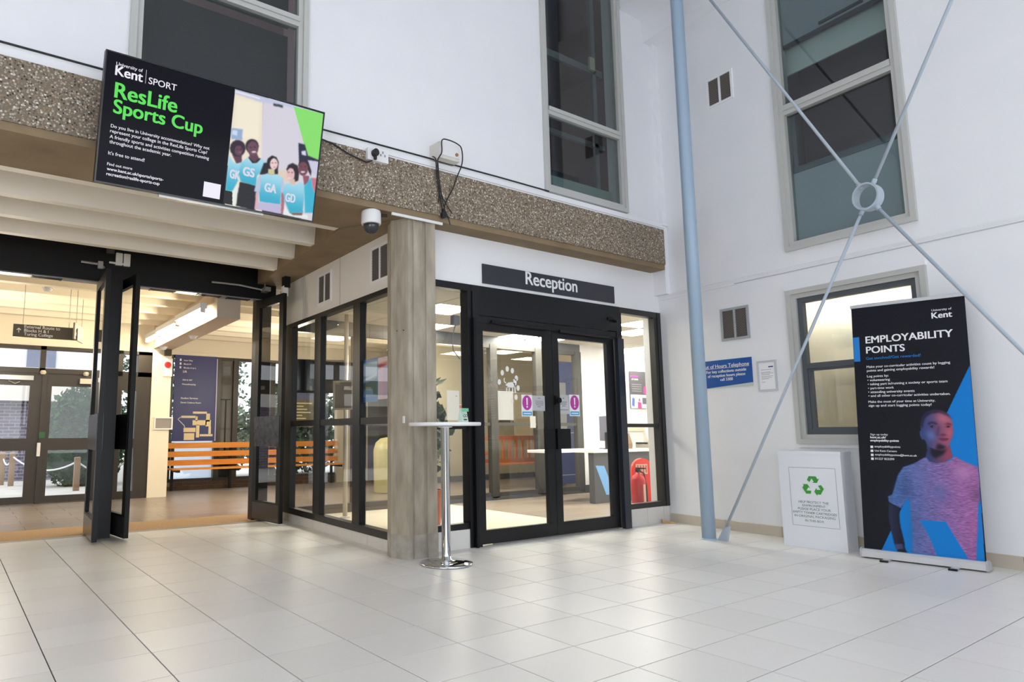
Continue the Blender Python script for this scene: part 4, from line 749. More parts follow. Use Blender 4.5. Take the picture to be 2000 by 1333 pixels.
# ------------------------------------------------------------------ glazed entrance at the end of the corridor
d3 = struct('door_3', 'dark brown framed glazed entrance doors at the far end of the corridor', 'door')
yf0, yf1 = 6.74, 6.86
fe = B().box(-4.8, -0.47, yf0, yf1, 2.305, 2.36).box(-4.8, -0.47, yf0, yf1, 1.945, 2.02).box(-2.105, -2.03, yf0, yf1, 1.945, 2.36).box(-0.70, -0.47, yf0, yf1, 0, 2.36).box(-1.02, -0.93, yf0, yf1, 0, 2.36).box(-3.6, -3.5, yf0, yf1, 0, 2.36)
fe.box(-2.06, -1.995, yf0, yf1, 0, 1.945); fe.box(-0.93, -0.70, yf0, yf1, 0.0, 0.12).box(-0.93, -0.70, yf0, yf1, 0.80, 0.95).box(-0.93, -0.70, yf0, yf1, 1.72, 1.95)
fe.obj('frame', BROWNF, d3)
for x0, x1, nm in ((-3.5, -2.06, 'l'), (-1.995, -1.02, 'r')):
    g0, g1 = (x0 + 0.1, -2.215) if nm == 'l' else (-1.925, x1 - 0.10)
    lf = B().box(x0, g0, yf0 + 0.02, yf1 - 0.03, 0.01, 1.945).box(g1, x1, yf0 + 0.02, yf1 - 0.03, 0.01, 1.945).box(g0, g1, yf0 + 0.02, yf1 - 0.03, 0.01, 0.11).box(g0, g1, yf0 + 0.02, yf1 - 0.03, 0.785, 0.965).box(g0, g1, yf0 + 0.02, yf1 - 0.03, 1.755, 1.945)
    l = lf.obj('door_leaf', BROWNF, d3)
    B().box(g0, g1, 6.79, 6.796, 0.1, 0.79).obj('pane', GLASS, l); B().box(g0, g1, 6.79, 6.796, 0.96, 1.76).obj('pane', GLASS, l)
for x0, x1 in ((-4.7, -2.1), (-2.03, -0.93), (-0.93, -0.70)):
    B().box(x0, x1, 6.79, 6.796, 2.01, 2.31).obj('pane', GLASS, d3)
B().box(-0.93, -0.70, 6.79, 6.796, 0.12, 1.72).obj('pane', GLASS, d3)
B().bevbox(-2.75, -2.18, yf0 - 0.05, yf0, 1.83, 1.90).obj('door_closer', SILV, d3)
B().bevbox(-1.55, -1.30, yf0 - 0.05, yf0, 1.80, 1.88).obj('door_closer', M('pale_closer', (214, 206, 190), 0.4), d3)
B().tube([(-2.5, yf0 - 0.04, 1.81), (-2.42, yf0 - 0.06, 1.77), (-2.36, yf0 - 0.03, 1.80)], 0.012, 6).obj('closer_arm', SILV, d3)
B().bevbox(-2.075, -2.03, yf0 - 0.02, yf0, 0.70, 0.90).obj('push_pad', PLASTIC, d3)
B().bevbox(-2.06, -1.98, yf0 - 0.015, yf0, 0.97, 1.06).obj('exit_sticker', M('exit_sticker_green', (40, 92, 56), 0.5), d3)
for x in (-2.06, -1.47): B().lathe([(0.03, -0.03), (0.045, 0.0), (0.03, 0.03)], (x, yf0 - 0.03, 1.955), 10).obj('hinge_cap', M('pale_closer', (214, 206, 190), 0.4), d3)

# ------------------------------------------------------------------ window wall behind the bench
w8 = struct('window_8', 'dark framed corridor window wall on a low brick base behind the wooden bench', 'window')
fb8 = B().box(-0.32, 8.4, 7.92, 8.02, 0.145, 0.20).box(-0.32, 8.4, 7.92, 8.02, 2.42, 2.48)
for x in (-0.32, 0.06, 0.955, 1.30, 2.06, 3.05, 3.95, 4.9, 5.8, 6.7, 7.6):
    fb8.box(x, x + 0.10, 7.90, 8.02, 0.145, 2.48)
fb8.obj('frame', BROWNF, w8)
B().box(-0.3, 8.4, 7.96, 7.966, 0.2, 2.42).obj('pane', GLASS, w8)
B().box(1.055, 1.30, 7.97, 7.99, 0.2, 2.42).obj('door_void', M('dark_grey_taupe_board', (96, 90, 84), 0.7), w8)
B().box(1.08, 1.27, 7.95, 7.97, 1.66, 1.68).box(1.17, 1.19, 7.95, 7.97, 0.6, 1.66).box(1.06, 1.28, 7.95, 7.97, 0.2, 0.55).obj('dark_bars', BLACK2, w8)
B().box(-0.32, 8.4, 7.93, 8.05, 0.0, 0.145).obj('mortar', M('pale_mortar', (150, 138, 116), 0.9), w8)
BR = M('brown_brick', (112, 88, 66), 0.9, var=(7, (84, 66, 52), 0.2))
br = B().bevbox(0, 0.215, -0.012, 0.03, 0, 0.062, 0.002).mesh('brick'); br.materials.append(BR)
for r in range(2):
    for i in range(24):
        link('brick', br, w8, loc=(0.08 + i * 0.225 + (0.11 if r else 0), 7.93, 0.006 + r * 0.07))
nb = thing('wall_map', 'navy wall map panel with white directory text above the bench', 'map', (0.125, 7.88, 0.885))
B().box(0.05, 0.83, 0.0, 0.02, 0.0, 1.59).obj('board', M('navy_map_board', (42, 48, 104), 0.45), nb)
B().box(0.83, 0.845, -0.005, 0.02, 0.0, 1.55).obj('edge_strip', M('lilac_edge', (196, 196, 226), 0.3), nb)
for s, x0, x1, z in (('Inner Way', 0.21, 0.37, 1.48), ('Block H', 0.21, 0.34, 1.41), ('Blocks A to L', 0.21, 0.44, 1.34), ('Lift', 0.20, 0.27, 1.265), ('KBS & GBT', 0.20, 0.38, 1.115), ('Housekeeping', 0.195, 0.44, 1.035), ('Student Services', 0.18, 0.49, 0.775), ('Derek Crabtree Room', 0.18, 0.55, 0.695)):
    text(s, x0, x1, z, nb, WHTXT, -0.003, 0.015)
for z in (1.49, 1.42, 1.35):
    flat([(0.135, z - 0.012), (0.165, z - 0.012), (0.165, z + 0.03), (0.135, z + 0.03)], nb, WHTXT, -0.003, 'arrow')
MAPC = M('map_cream', (226, 208, 164), 0.6)
for x0, x1, z0, z1 in ((0.36, 0.62, 0.505, 0.545), (0.61, 0.68, 0.36, 0.51), (0.15, 0.42, 0.425, 0.465), (0.41, 0.45, 0.37, 0.455), (0.36, 0.62, 0.29, 0.385), (0.60, 0.70, 0.27, 0.39), (0.66, 0.705, 0.13, 0.27), (0.50, 0.74, 0.085, 0.125), (0.43, 0.49, 0.065, 0.30), (0.20, 0.42, 0.165, 0.245), (0.21, 0.40, 0.02, 0.145)):
    B().box(x0 + 0.05, x1 + 0.05, -0.004, 0.0, z0, z1).obj('map_block', MAPC, nb)
B().tube([(0.19, -0.003, 0.44), (0.14, -0.003, 0.40), (0.20, -0.003, 0.34), (0.26, -0.003, 0.28), (0.27, -0.003, 0.24)], 0.010, 6).obj('map_road', M('map_road', (206, 206, 210), 0.6), nb)
lp = struct('window_9', 'pale blue lit obscured pane below the navy wall map behind the bench', 'window')
flat([(0.20, 0.20), (0.95, 0.20), (0.95, 0.885), (0.20, 0.885)], lp, frosted('obscured_blue', (222, 234, 250), 0.25), 7.988, 'pane')

WOOD = M('orange_varnished_wood', (222, 150, 58), 0.35, var=(4, (206, 124, 30), 0.2), stretch=(0.4, 6, 6))
def bench(name, label, x0, x1, y, wood):
    t = thing(name, label, 'bench', (x0, y, 0))
    L = x1 - x0
    for z0, z1 in ((0.757, 0.856), (0.603, 0.702), (0.449, 0.548)):
        B().bevbox(0, L, 0.0, 0.028, z0, z1, 0.006).obj('back_slat', wood, t)
    for k in range(4):
        B().bevbox(0.03, L - 0.03, -0.10 - 0.095 * k - 0.0, -0.02 - 0.095 * k, 0.385, 0.41, 0.005).obj('seat_slat', wood, t)
    n = max(2, int(L / 1.1) + 1)
    for k in range(n):
        x = 0.10 + (L - 0.25) * k / (n - 1)
        B().box(x, x + 0.05, 0.028, 0.06, 0.0, 0.86).obj('back_post', BLACK2, t)
        B().box(x, x + 0.05, -0.40, 0.06, 0.345, 0.385).obj('support', BLACK2, t)
    return t
bench('slatted_bench', 'orange varnished slatted bench along the corridor window wall', 0.05, 3.5, 7.75, WOOD)

# ------------------------------------------------------------------ reception room
wi = struct('wall_reception_room', 'bright white inner walls of the reception room', 'wall')
B().box(5.68, 8.4, 3.05, 3.17, 0.0, 2.5).obj('back_side', WHITE2, wi)
B().box(3.665, 3.95, 0.06, 0.24, 0.0, 2.5).box(3.95, 8.4, -0.05, 0.06, 0.0, 2.5).obj('front_side', WHITE2, wi)
B().box(8.28, 8.4, 0.0, 3.05, 0.0, 2.5).obj('end_side', WHITE2, wi)
B().box(5.68, 8.28, 3.035, 3.05, 0.0, 0.13).obj('skirting', M('charcoal_skirting', (70, 72, 76), 0.5), wi)
fr_ = struct('floor_reception', 'reception floor of cream tiles near the doors and grey planks beyond', 'floor')
B().prism([(0.06, 0.02), (2.8, 0.02), (2.8, 3.1), (0.205, 3.1)], -0.05, -0.001).obj('cream_area', M('cream_reception_floor', (226, 216, 196), 0.3), fr_)
B().box(2.8, 8.4, 0.02, 3.66, -0.05, -0.006).prism([(0.24, 3.1), (2.8, 3.1), (2.8, 3.7), (0.3, 3.7)], -0.05, -0.006).obj('plank_base', M('plank_joint', (92, 86, 78), 0.9), fr_)
PLK = tilemat('grey_brown_plank', (140, 128, 114), (120, 108, 96), 0.35)
pk = B().bevbox(0.0015, 1.1985, 0.0015, 0.1785, -0.008, 0.0, 0.0012).mesh('plank'); pk.materials.append(PLK)
for i in range(4):
    for j in range(17):
        link('plank', pk, fr_, loc=(2.8 + i * 1.2, 0.03 + j * 0.18, -0.0005 - 0.0001 * (i % 2)))
cr = struct('ceiling_reception', 'white suspended tile ceiling of the reception room', 'ceiling')
GRID = M('white_ceiling_grid', (216, 212, 204), 0.6)
B().prism([(0.06, 0.07), (8.4, 0.07), (8.4, 3.15), (0.21, 3.15)], 2.52, 2.56).obj('grid', GRID, cr)
CT_ = M('ceiling_tile_white', (232, 226, 214), 0.8)
ctm = B().bevbox(0.006, 0.594, 0.006, 0.594, 0.0, 0.02, 0.002).mesh('ceiling_tile'); ctm.materials.append(CT_)
LIGHTS = {(3, 4): 'near the tall plant', (6, 4): 'above the inner glazed partition, left of a pair', (7, 4): 'above the inner glazed partition, right of a pair', (8, 2): 'above the reception desk', (11, 4): 'at the poster wall', (7, 1): 'just inside the right pane of reception', (5, 1): 'just inside the reception doors', (10, 1): 'at the far right end of the reception room', (2, 2): 'in the middle of the cream tiled area'}
LP = M('led_panel_glow', (255, 250, 236), 0.5, emit=46.0)
for i in range(0, 14):
    for j in range(0, 5):
        x, y = 0.2 + 0.6 * i, 0.1 + 0.6 * j
        if x + 0.6 > 8.4: continue
        if (i, j) in LIGHTS:
            t = thing('ceiling_light', 'square white ceiling light panel ' + LIGHTS[(i, j)], 'light', (x, y, 2.49), 0, 'reception ceiling lights')
            rect_frame(B(), 0.01, 0.59, 0.01, 0.59, 0.02, 0, 0.03)
            B().box(0.006, 0.03, 0.006, 0.594, 0.008, 0.03).box(0.57, 0.594, 0.006, 0.594, 0.008, 0.03).box(0.03, 0.57, 0.006, 0.03, 0.008, 0.03).box(0.03, 0.57, 0.57, 0.594, 0.008, 0.03).obj('frame', PLASTIC, t)
            B().box(0.03, 0.57, 0.03, 0.57, 0.012, 0.02).obj('diffuser', LP, t)
        else:
            link('ceiling_tile', ctm, cr, loc=(x, y, 2.50))
w10 = struct('window_10', 'grey aluminium inner partition with clear panes behind the reception doors', 'window')
bp = B().box(0.25, 5.68, 3.05, 3.12, 2.315, 2.375).box(0.25, 5.68, 3.05, 3.12, 0.03, 0.11).box(0.25, 5.68, 3.055, 3.115, 1.115, 1.165)
for x in (0.25, 1.25, 2.45, 3.65, 4.62, 5.55):
    bp.box(x, x + (0.14 if x > 3 else 0.08), 3.04, 3.13, 0.03, 2.375)
bp.obj('frame', M('warm_grey_aluminium', (70, 69, 66), 0.35, 0.3), w10)
B().box(0.25, 5.68, 3.04, 3.14, 0.0, 0.05).box(0.25, 5.68, 3.05, 3.12, 2.375, 2.5).obj('dark_plinth', M('charcoal_skirting', (70, 72, 76), 0.5), w10)
for a, c in ((0.33, 1.25), (1.33, 2.45), (2.53, 3.65), (3.79, 4.62), (4.76, 5.55)):
    for z0, z1 in ((0.10, 1.12), (1.16, 2.32)):
        B().box(a, c, 3.085, 3.091, z0, z1).obj('pane', GLASS, w10)

dk = thing('reception_desk', 'charcoal reception desk with white top and slanted blue stripe', 'desk', (4.47, 1.78, 0))
B().box(0.0, 2.9, 0.0, 0.04, 0.0, 0.715).box(0.0, 0.04, 0.04, 0.1, 0.0, 0.715).box(1.0, 1.1, 0.3, 0.7, 0, 0.715).obj('body', M('charcoal_desk', (72, 74, 78), 0.5), dk)
B().bevbox(-0.55, 2.95, 0.35, 0.78, 0.715, 0.755, 0.004).bevbox(-0.03, 2.95, -0.03, 0.35, 0.715, 0.755, 0.004).obj('desk_top', M('white_desk_top', (242, 240, 236), 0.35), dk)
flat([(0.03, 0.535), (0.215, 0.525), (0.43, 0.105), (0.235, 0.115)], dk, M('sky_blue_stripe', (112, 168, 222), 0.5), -0.002, 'stripe')
mo = thing('computer_monitor', 'dark computer monitor seen edge on at left end of reception desk', 'monitor', (5.12, 2.05, 0.755), math.radians(62))
B().bevbox(-0.28, 0.28, -0.02, 0.02, 0.12, 0.50).obj('screen', M('slate_monitor', (96, 96, 112), 0.4), mo)
B().box(-0.03, 0.03, 0.0, 0.04, 0.0, 0.25).obj('stand', BLACK2, mo); B().box(-0.12, 0.12, -0.08, 0.10, 0.0, 0.012).obj('base', BLACK2, mo)
mo2 = thing('computer_monitor', 'dark computer monitor on reception desk behind the right pane', 'monitor', (5.55, 2.2, 0.755), math.radians(15))
B().bevbox(-0.13, 0.10, -0.02, 0.02, 0.08, 0.34).obj('screen', M('taupe_monitor', (90, 84, 74), 0.4), mo2)
B().box(-0.03, 0.03, 0.0, 0.04, 0.0, 0.2).obj('stand', BLACK2, mo2); B().box(-0.10, 0.10, -0.06, 0.08, 0.0, 0.012).obj('base', BLACK2, mo2)
ph = thing('desk_phone', 'grey desk telephone with upright handset on reception desk', 'telephone', (5.95, 2.05, 0.755), 0.3)
B().prism([(-0.09, 0), (0.09, 0), (0.09, 0.07), (-0.09, 0.03)], -0.08, 0.08, 'x').obj('body', M('grey_phone', (120, 114, 104), 0.5), ph)
B().bevbox(-0.075, -0.03, -0.09, 0.09, 0.06, 0.09).obj('handset', BLACK2, ph)
for k, (x, y, lbl, h) in enumerate(((6.25, 2.1, 'tall stack of pale leaflets in a rack on reception desk', 0.26), (5.35, 1.95, 'brown wooden leaflet holder on reception desk', 0.30))):
    t = thing('leaflet_rack', lbl, 'leaflets', (x, y, 0.755), -0.2)
    B().prism([(-0.06, 0), (0.06, 0), (0.06, h), (0.03, h), (-0.06, 0.08)], -0.12, 0.12, 'x').obj('holder', M('brown_holder', (112, 92, 66), 0.6) if k else M('clear_grey_holder', (170, 168, 160), 0.4), t)
    B().box(-0.10, 0.10, 0.0, 0.03, 0.06, h + 0.06).obj('leaflet', PAPER, t)
bb = thing('noticeboard', 'beige low noticeboard strip on the wall above the desk', 'noticeboard', (6.35, 3.03, 1.02))
B().box(0.0, 1.3, 0.0, 0.02, 0, 0.10).obj('board', M('beige_board', (222, 206, 178), 0.7), bb)
po = thing('wall_poster', 'dark grey poster with pink heading and group photo on reception wall', 'poster', (6.95, 3.03, 1.43))
B().box(0, 0.45, 0.0, 0.008, 0, 0.68).obj('sheet', M('graphite_poster', (74, 72, 78), 0.6), po)
PINK = M('poster_pink', (206, 50, 130), 0.6)
flat([(0.02, 0.57), (0.24, 0.57), (0.24, 0.60), (0.02, 0.60)], po, PINK, -0.002, 'heading_bar')
text('AT WORK', 0.05, 0.24, 0.515, po, WHTXT, -0.002, 0.02)
for z in (0.43, 0.39, 0.35, 0.31):
    flat([(0.05, z), (0.33, z), (0.33, z + 0.012), (0.05, z + 0.012)], po, M('soft_grey_ink', (140, 140, 144), 0.6), -0.002, 'text_bar')
flat([(0.38, 0.27), (0.45, 0.27), (0.45, 0.42), (0.38, 0.38)], po, PINK, -0.002, 'corner_patch')
pp = [((206, 214, 226), None, '', 2, [(0, 0), (0.45, 0), (0.45, 0.25), (0, 0.25)]), ((70, 96, 168), None, '', 3, [(0.03, 0.05), (0.1, 0.03), (0.12, 0.18), (0.05, 0.2)]), ((226, 60, 130), None, '', 3, [(0.2, 0.0), (0.3, 0.0), (0.3, 0.11), (0.2, 0.12)]), ((90, 92, 100), None, '', 3, [(0.33, 0.08), (0.45, 0.08), (0.45, 0.2), (0.33, 0.2)]), ((196, 160, 140), None, '', 2, [(0.06, 0.19), (0.1, 0.19), (0.1, 0.23), (0.06, 0.23)]), ((120, 84, 70), None, '', 2, [(0.23, 0.13), (0.27, 0.13), (0.27, 0.18), (0.23, 0.18)]), ((240, 240, 244), None, '', 3, [(0.12, 0.02), (0.18, 0.02), (0.19, 0.16), (0.13, 0.16)])]
painted('photo_print', 0.004, 0.446, 0.004, 0.25, 0.006, (200, 205, 215), pp, po, printmat('poster_photo_print'), -0.002)
# extinguisher stand
ex = thing('extinguisher_stand', 'red moulded rounded-top extinguisher stand behind right reception pane', 'stand', (3.90, 0.52, 0.0), math.radians(-32))
arc = [(-0.13, 0.0)] + [(-0.13, 0.55)] + [(0.13 * math.cos(math.pi - t * math.pi / 10), 0.55 + 0.14 * math.sin(math.pi - t * math.pi / 10)) for t in range(1, 10)] + [(0.13, 0.55), (0.13, 0.0)]
RED = M('glossy_red', (184, 22, 28), 0.3)
B().prism(arc, 0.0, 0.06, 'y').box(-0.22, 0.14, -0.20, 0.06, 0.0, 0.05).obj('moulding', M('orange_red_moulding', (222, 52, 40), 0.35), ex)
B().box(-0.085, 0.06, -0.004, 0.0, 0.50, 0.62).obj('label_plate', M('pale_label', (222, 206, 180), 0.5), ex)
for q in range(4):
    flat([(-0.07 + 0.034 * q, 0.515), (-0.05 + 0.034 * q, 0.515), (-0.05 + 0.034 * q, 0.605), (-0.07 + 0.034 * q, 0.605)], ex, M('dull_red_ink', (190, 96, 80), 0.5), -0.006, 'label_symbol')
fe_ = thing('fire_extinguisher', 'red fire extinguisher with white label standing in red stand', 'extinguisher', (3.745, 0.475, 0.05))
B().lathe([(0.02, 0.0), (0.082, 0.0), (0.085, 0.02), (0.085, 0.38), (0.07, 0.43), (0.03, 0.455), (0.02, 0.48)], n=24).obj('cylinder', RED, fe_, smooth=True)
B().box(-0.02, 0.02, -0.09, -0.083, 0.1, 0.34).obj('label', M('cream_label', (226, 200, 180), 0.5), fe_)
B().bevbox(-0.02, 0.02, -0.02, 0.02, 0.48, 0.52).box(-0.012, 0.012, -0.11, 0.02, 0.52, 0.535).obj('valve', BLACK2, fe_)
B().tube([(0.02, 0, 0.5), (0.09, -0.02, 0.46), (0.10, -0.04, 0.3), (0.09, -0.05, 0.12)], 0.010, 6).obj('hose', BLACK2, fe_)
# plant behind the column
LEAF = M('dark_green_leaf', (62, 84, 58), 0.4, var=(6, (84, 104, 72), 0.2))
def leaf_blob(n, c, r, size, seed, shape=1.0):
    rnd = random.Random(seed); b = B()
    for _ in range(n):
        u = rnd.random() ** 0.4
        th_, ph_ = rnd.random() * 2 * math.pi, math.acos(2 * rnd.random() - 1)
        p = Vector((c[0] + r[0] * u * math.sin(ph_) * math.cos(th_), c[1] + r[1] * u * math.sin(ph_) * math.sin(th_), c[2] + r[2] * u * math.cos(ph_)))
        a = Vector((rnd.uniform(-1, 1), rnd.uniform(-1, 1), rnd.uniform(-0.6, 1))).normalized()
        w = a.cross(Vector((rnd.uniform(-1, 1), rnd.uniform(-1, 1), rnd.uniform(-1, 1)))).normalized()
        L = size * rnd.uniform(0.7, 1.3); W = L * 0.24 * shape
        n_ = a.cross(w)
        i = len(b.v)
        b.v += [tuple(p), tuple(p + a * L * 0.45 + w * W + n_ * L * 0.05), tuple(p + a * L), tuple(p + a * L * 0.45 - w * W + n_ * L * 0.05), tuple(p + a * L * 0.5 - n_ * L * 0.02)]
        b.f += [(i, i + 1, i + 4), (i + 1, i + 2, i + 4), (i + 2, i + 3, i + 4), (i + 3, i, i + 4)]
    return b
pt = thing('potted_plant', 'tall leafy green plant in terracotta pot behind the concrete column', 'plant', (1.24, 1.30, 0))
B().lathe([(0.12, 0.0), (0.15, 0.36), (0.165, 0.36), (0.165, 0.40), (0.14, 0.40), (0.13, 0.34)], n=24).obj('pot', M('terracotta', (170, 92, 66), 0.6), pt)
B().tube([(0, 0, 0.34), (0.02, 0, 0.8), (-0.01, 0.01, 1.5)], 0.014, 6).tube([(0, 0.02, 0.34), (-0.05, 0.03, 0.9), (-0.06, 0.02, 1.3)], 0.010, 6).obj('stem', M('plant_stem', (92, 78, 52), 0.7), pt)
leaf_blob(260, (0, 0, 1.08), (0.22, 0.22, 0.55), 0.13, 4, 1.3).obj('leaves', LEAF, pt, kind='stuff')
# pole and sign holder, screen, bin, leaflets seen through the side glazing
pp_ = thing('steel_pole', 'slim pale steel pole from floor to ceiling behind the side glazing', 'pole', (0.87, 2.55, 0))
B().cyl((0, 0, 0), (0, 0, 2.5), 0.028, 12).obj('tube', M('pale_steel', (196, 190, 180), 0.3, 0.3), pp_, smooth=True)
B().lathe([(0.06, 0), (0.06, 0.012), (0.03, 0.02)], n=16).obj('foot', M('pale_steel', (196, 190, 180), 0.3, 0.3), pp_)
fp = thing('sign_holder', 'cream framed grey sign panel fixed to the slim steel pole', 'sign holder', (0.80, 2.48, 1.30), math.radians(-58))
rect_frame(B(), -0.14, 0.14, 0.0, 0.36, 0.022, -0.02, 0.01).obj('frame', M('cream_sign_frame', (216, 206, 186), 0.5), fp)
B().box(-0.12, 0.12, -0.006, 0.004, 0.02, 0.34).obj('face', M('mid_grey_face', (146, 138, 134), 0.6), fp)
ts = thing('hanging_screen', 'black display screen hanging inside the glazed side of reception', 'screen', (0.64, 2.84, 1.52), math.radians(-20))
B().bevbox(-0.32, 0.36, -0.03, 0.03, 0.0, 0.42).obj('casing', BLACK2, ts)
B().box(-0.29, 0.33, -0.034, -0.03, 0.03, 0.39).obj('glass_face', M('glossy_black_glass', (34, 34, 34), 0.08), ts)
B().box(-0.02, 0.02, 0.0, 0.03, 0.42, 0.98).obj('drop_bracket', BLACK2, ts)
rb = thing('recycling_bin', 'cream dome topped recycling bin with green label beyond the partition', 'bin', (3.08, 5.15, 0))
B().lathe([(0.20, 0.0), (0.22, 0.02), (0.23, 0.70), (0.225, 0.74), (0.19, 0.85), (0.11, 0.92), (0.01, 0.94)], n=28).obj('body', M('pale_cream_bin', (226, 218, 168), 0.4), rb, smooth=True)
B().box(-0.10, 0.06, -0.245, -0.225, 0.36, 0.66).obj('label', M('lime_label', (150, 200, 60), 0.5), rb)
B().box(-0.11, 0.07, -0.25, -0.22, 0.68, 0.75).obj('opening', M('bin_opening', (60, 60, 50), 0.6), rb)
wn = thing('window_poster', 'bright blue poster with a picture fixed inside the side glazing', 'poster', GWO[:2] + (1.31,), GWY)
B().box(-0.835, -0.52, 0.03, 0.034, 0.0, 0.41).obj('blue_sheet', M('bright_blue_sheet', (40, 120, 190), 0.5), wn)
wp = [((196, 214, 236), None, '', 2, [(-0.82, 0.25), (-0.53, 0.25), (-0.53, 0.37), (-0.82, 0.37)]), ((230, 226, 214), None, '', 2, [(-0.81, 0.2), (-0.54, 0.24), (-0.54, 0.26), (-0.81, 0.22)]), ((70, 104, 96), None, '', 4, [(-0.82, 0.08), (-0.53, 0.06), (-0.53, 0.22), (-0.82, 0.18)]), ((110, 150, 190), None, '', 3, [(-0.8, 0.06), (-0.6, 0.05), (-0.62, 0.12), (-0.8, 0.12)])]
painted('photo_print', -0.83, -0.525, 0.05, 0.38, 0.006, (120, 160, 200), wp, wn, printmat('side_poster_print'), 0.0285)
wp2 = [((226, 190, 206), None, '', 4, [(-0.5, 0.0), (-0.3, 0.0), (-0.36, 0.41), (-0.5, 0.41)]), ((206, 186, 216), None, '', 4, [(-0.42, 0.05), (-0.28, 0.05), (-0.34, 0.35), (-0.42, 0.35)]), ((196, 70, 80), None, '', 3, [(-0.51, 0.30), (-0.34, 0.33), (-0.34, 0.36), (-0.51, 0.34)]), ((110, 120, 180), None, '', 4, [(-0.33, 0.04), (-0.24, 0.04), (-0.24, 0.2), (-0.30, 0.2)])]
wn2 = thing('window_poster', 'lilac and pink poster between the blue poster and the concrete column', 'poster', GWO[:2] + (1.31,), GWY)
B().box(-0.518, -0.232, 0.03, 0.034, 0.017, 0.403).obj('lilac_sheet', M('lilac_sheet', (214, 206, 226), 0.5), wn2)
painted('photo_print', -0.515, -0.235, 0.02, 0.40, 0.006, (214, 206, 226), wp2, wn2, printmat('lilac_poster_print'), 0.0285)
# beyond the inner partition
bd = thing('display_board', 'large blue display board with white border behind the partition', 'display board', (6.2, 4.22, 0.0), 0)
B().box(-0.25, 0.95, 0.0, 0.03, 0.04, 2.36).obj('board', M('denim_blue_board', (86, 104, 168), 0.6), bd)
rect_frame(B(), -0.10, 0.62, 0.20, 1.0, 0.012, -0.004, 0.0).obj('white_border', WHTXT, bd)
B().box(-0.24, 0.35, -0.006, 0.0, 1.05, 1.95).obj('pinned_sheet', M('pale_grey_sheet', (206, 208, 212), 0.7), bd)
OAK = M('reddish_bench_wood', (186, 112, 62), 0.45, var=(4, (158, 90, 48), 0.2), stretch=(6, 6, 0.5))
wb_ = thing('wooden_settle', 'reddish wooden settle with upright slats beyond the inner partition', 'bench', (5.0, 4.9, 0))
B().bevbox(0, 1.75, 0.0, 0.05, 0.86, 0.95, 0.006).bevbox(0, 1.75, 0.0, 0.05, 0.42, 0.52, 0.006).obj('rail', OAK, wb_)
for k in range(11):
    B().box(0.03 + 0.165 * k, 0.09 + 0.165 * k, 0.01, 0.04, 0.52, 0.86).obj('upright_slat', OAK, wb_)
for k in range(4):
    B().bevbox(0, 1.75, -0.10 - 0.1 * k, -0.01 - 0.1 * k, 0.42, 0.445).obj('seat_slat', OAK, wb_)
for x in (0.0, 1.69):
    B().box(x, x + 0.06, 0, 0.06, 0, 0.95).box(x, x + 0.06, -0.42, -0.36, 0, 0.6).box(x, x + 0.06, -0.42, 0.02, 0.6, 0.65).obj('leg', OAK, wb_)
kh = struct('wall_khaki', 'khaki painted corridor wall seen through the inner partition', 'wall')
KH = M('khaki_wall', (176, 169, 144), 0.6)
B().box(4.0, 8.4, 6.4, 6.5, 0.0, 2.99).obj('face', KH, kh)
B().box(4.0, 8.4, 6.37, 6.4, 0.0, 0.12).obj('skirting', M('charcoal_skirting', (70, 72, 76), 0.5), kh)
for nm, lb, x0, x1, z0, z1, c in (('notice_panel', 'dark brown notice panel on the khaki wall', 6.6, 7.1, 1.2, 1.95, (96, 76, 60)), ('notice_panel', 'small red notice on the khaki wall', 5.5, 5.75, 1.35, 1.6, (190, 110, 90)), ('notice_panel', 'tall cream notice panel on the khaki wall', 7.2, 7.75, 0.9, 1.9, (226, 214, 180))):
    t = thing(nm, lb, 'notice', (x0, 6.385, z0)); B().box(0, x1 - x0, 0, 0.012, 0, z1 - z0).obj('sheet', M(lb.replace(' ', '_'), c, 0.6), t); rect_frame(B(), 0, x1 - x0, 0, z1 - z0, 0.015, -0.005, 0.0).obj('frame', PLASTIC, t)
nv = struct('wall_dado', 'slate blue and dark green panelled wall beyond the reception bin', 'wall')
B().box(3.95, 8.4, 7.86, 7.92, 0.0, 0.92).obj('lower_panel', M('slate_blue_panel', (92, 102, 128), 0.6), nv)
B().box(3.95, 8.4, 7.86, 7.92, 0.92, 2.5).obj('upper_panel', M('dark_sage_panel', (120, 124, 108), 0.6), nv)
for x in (3.97, 5.4, 6.8): B().box(x, x + 0.3, 7.84, 7.86, 0.0, 2.5).obj('cream_strip', CREAM, nv)
cu = struct('wall_pier', 'cream pier between the corridor windows beyond the slatted bench', 'wall')
B().box(3.52, 3.95, 7.84, 7.95, 0, 2.5).obj('face', CREAM, cu)
ol = thing('directory_board', 'olive directory board with rows of white text above the bench', 'sign', (2.36, 7.86, 1.15))
B().box(0, 0.70, 0, 0.02, 0.0, 0.55).obj('board', M('olive_board', (110, 100, 72), 0.6), ol)
B().box(0, 0.70, 0.0, 0.02, 0.55, 1.15).obj('blue_board', M('slate_blue_board', (96, 104, 140), 0.6), ol)
for z in range(8):
    flat([(0.03, 0.03 + 0.062 * z), (0.35 + 0.27 * ((z * 37) % 10) / 10, 0.03 + 0.062 * z), (0.35 + 0.27 * ((z * 37) % 10) / 10, 0.052 + 0.062 * z), (0.03, 0.052 + 0.062 * z)], ol, M('cream_ink', (226, 216, 180), 0.6), -0.002, 'text_bar')

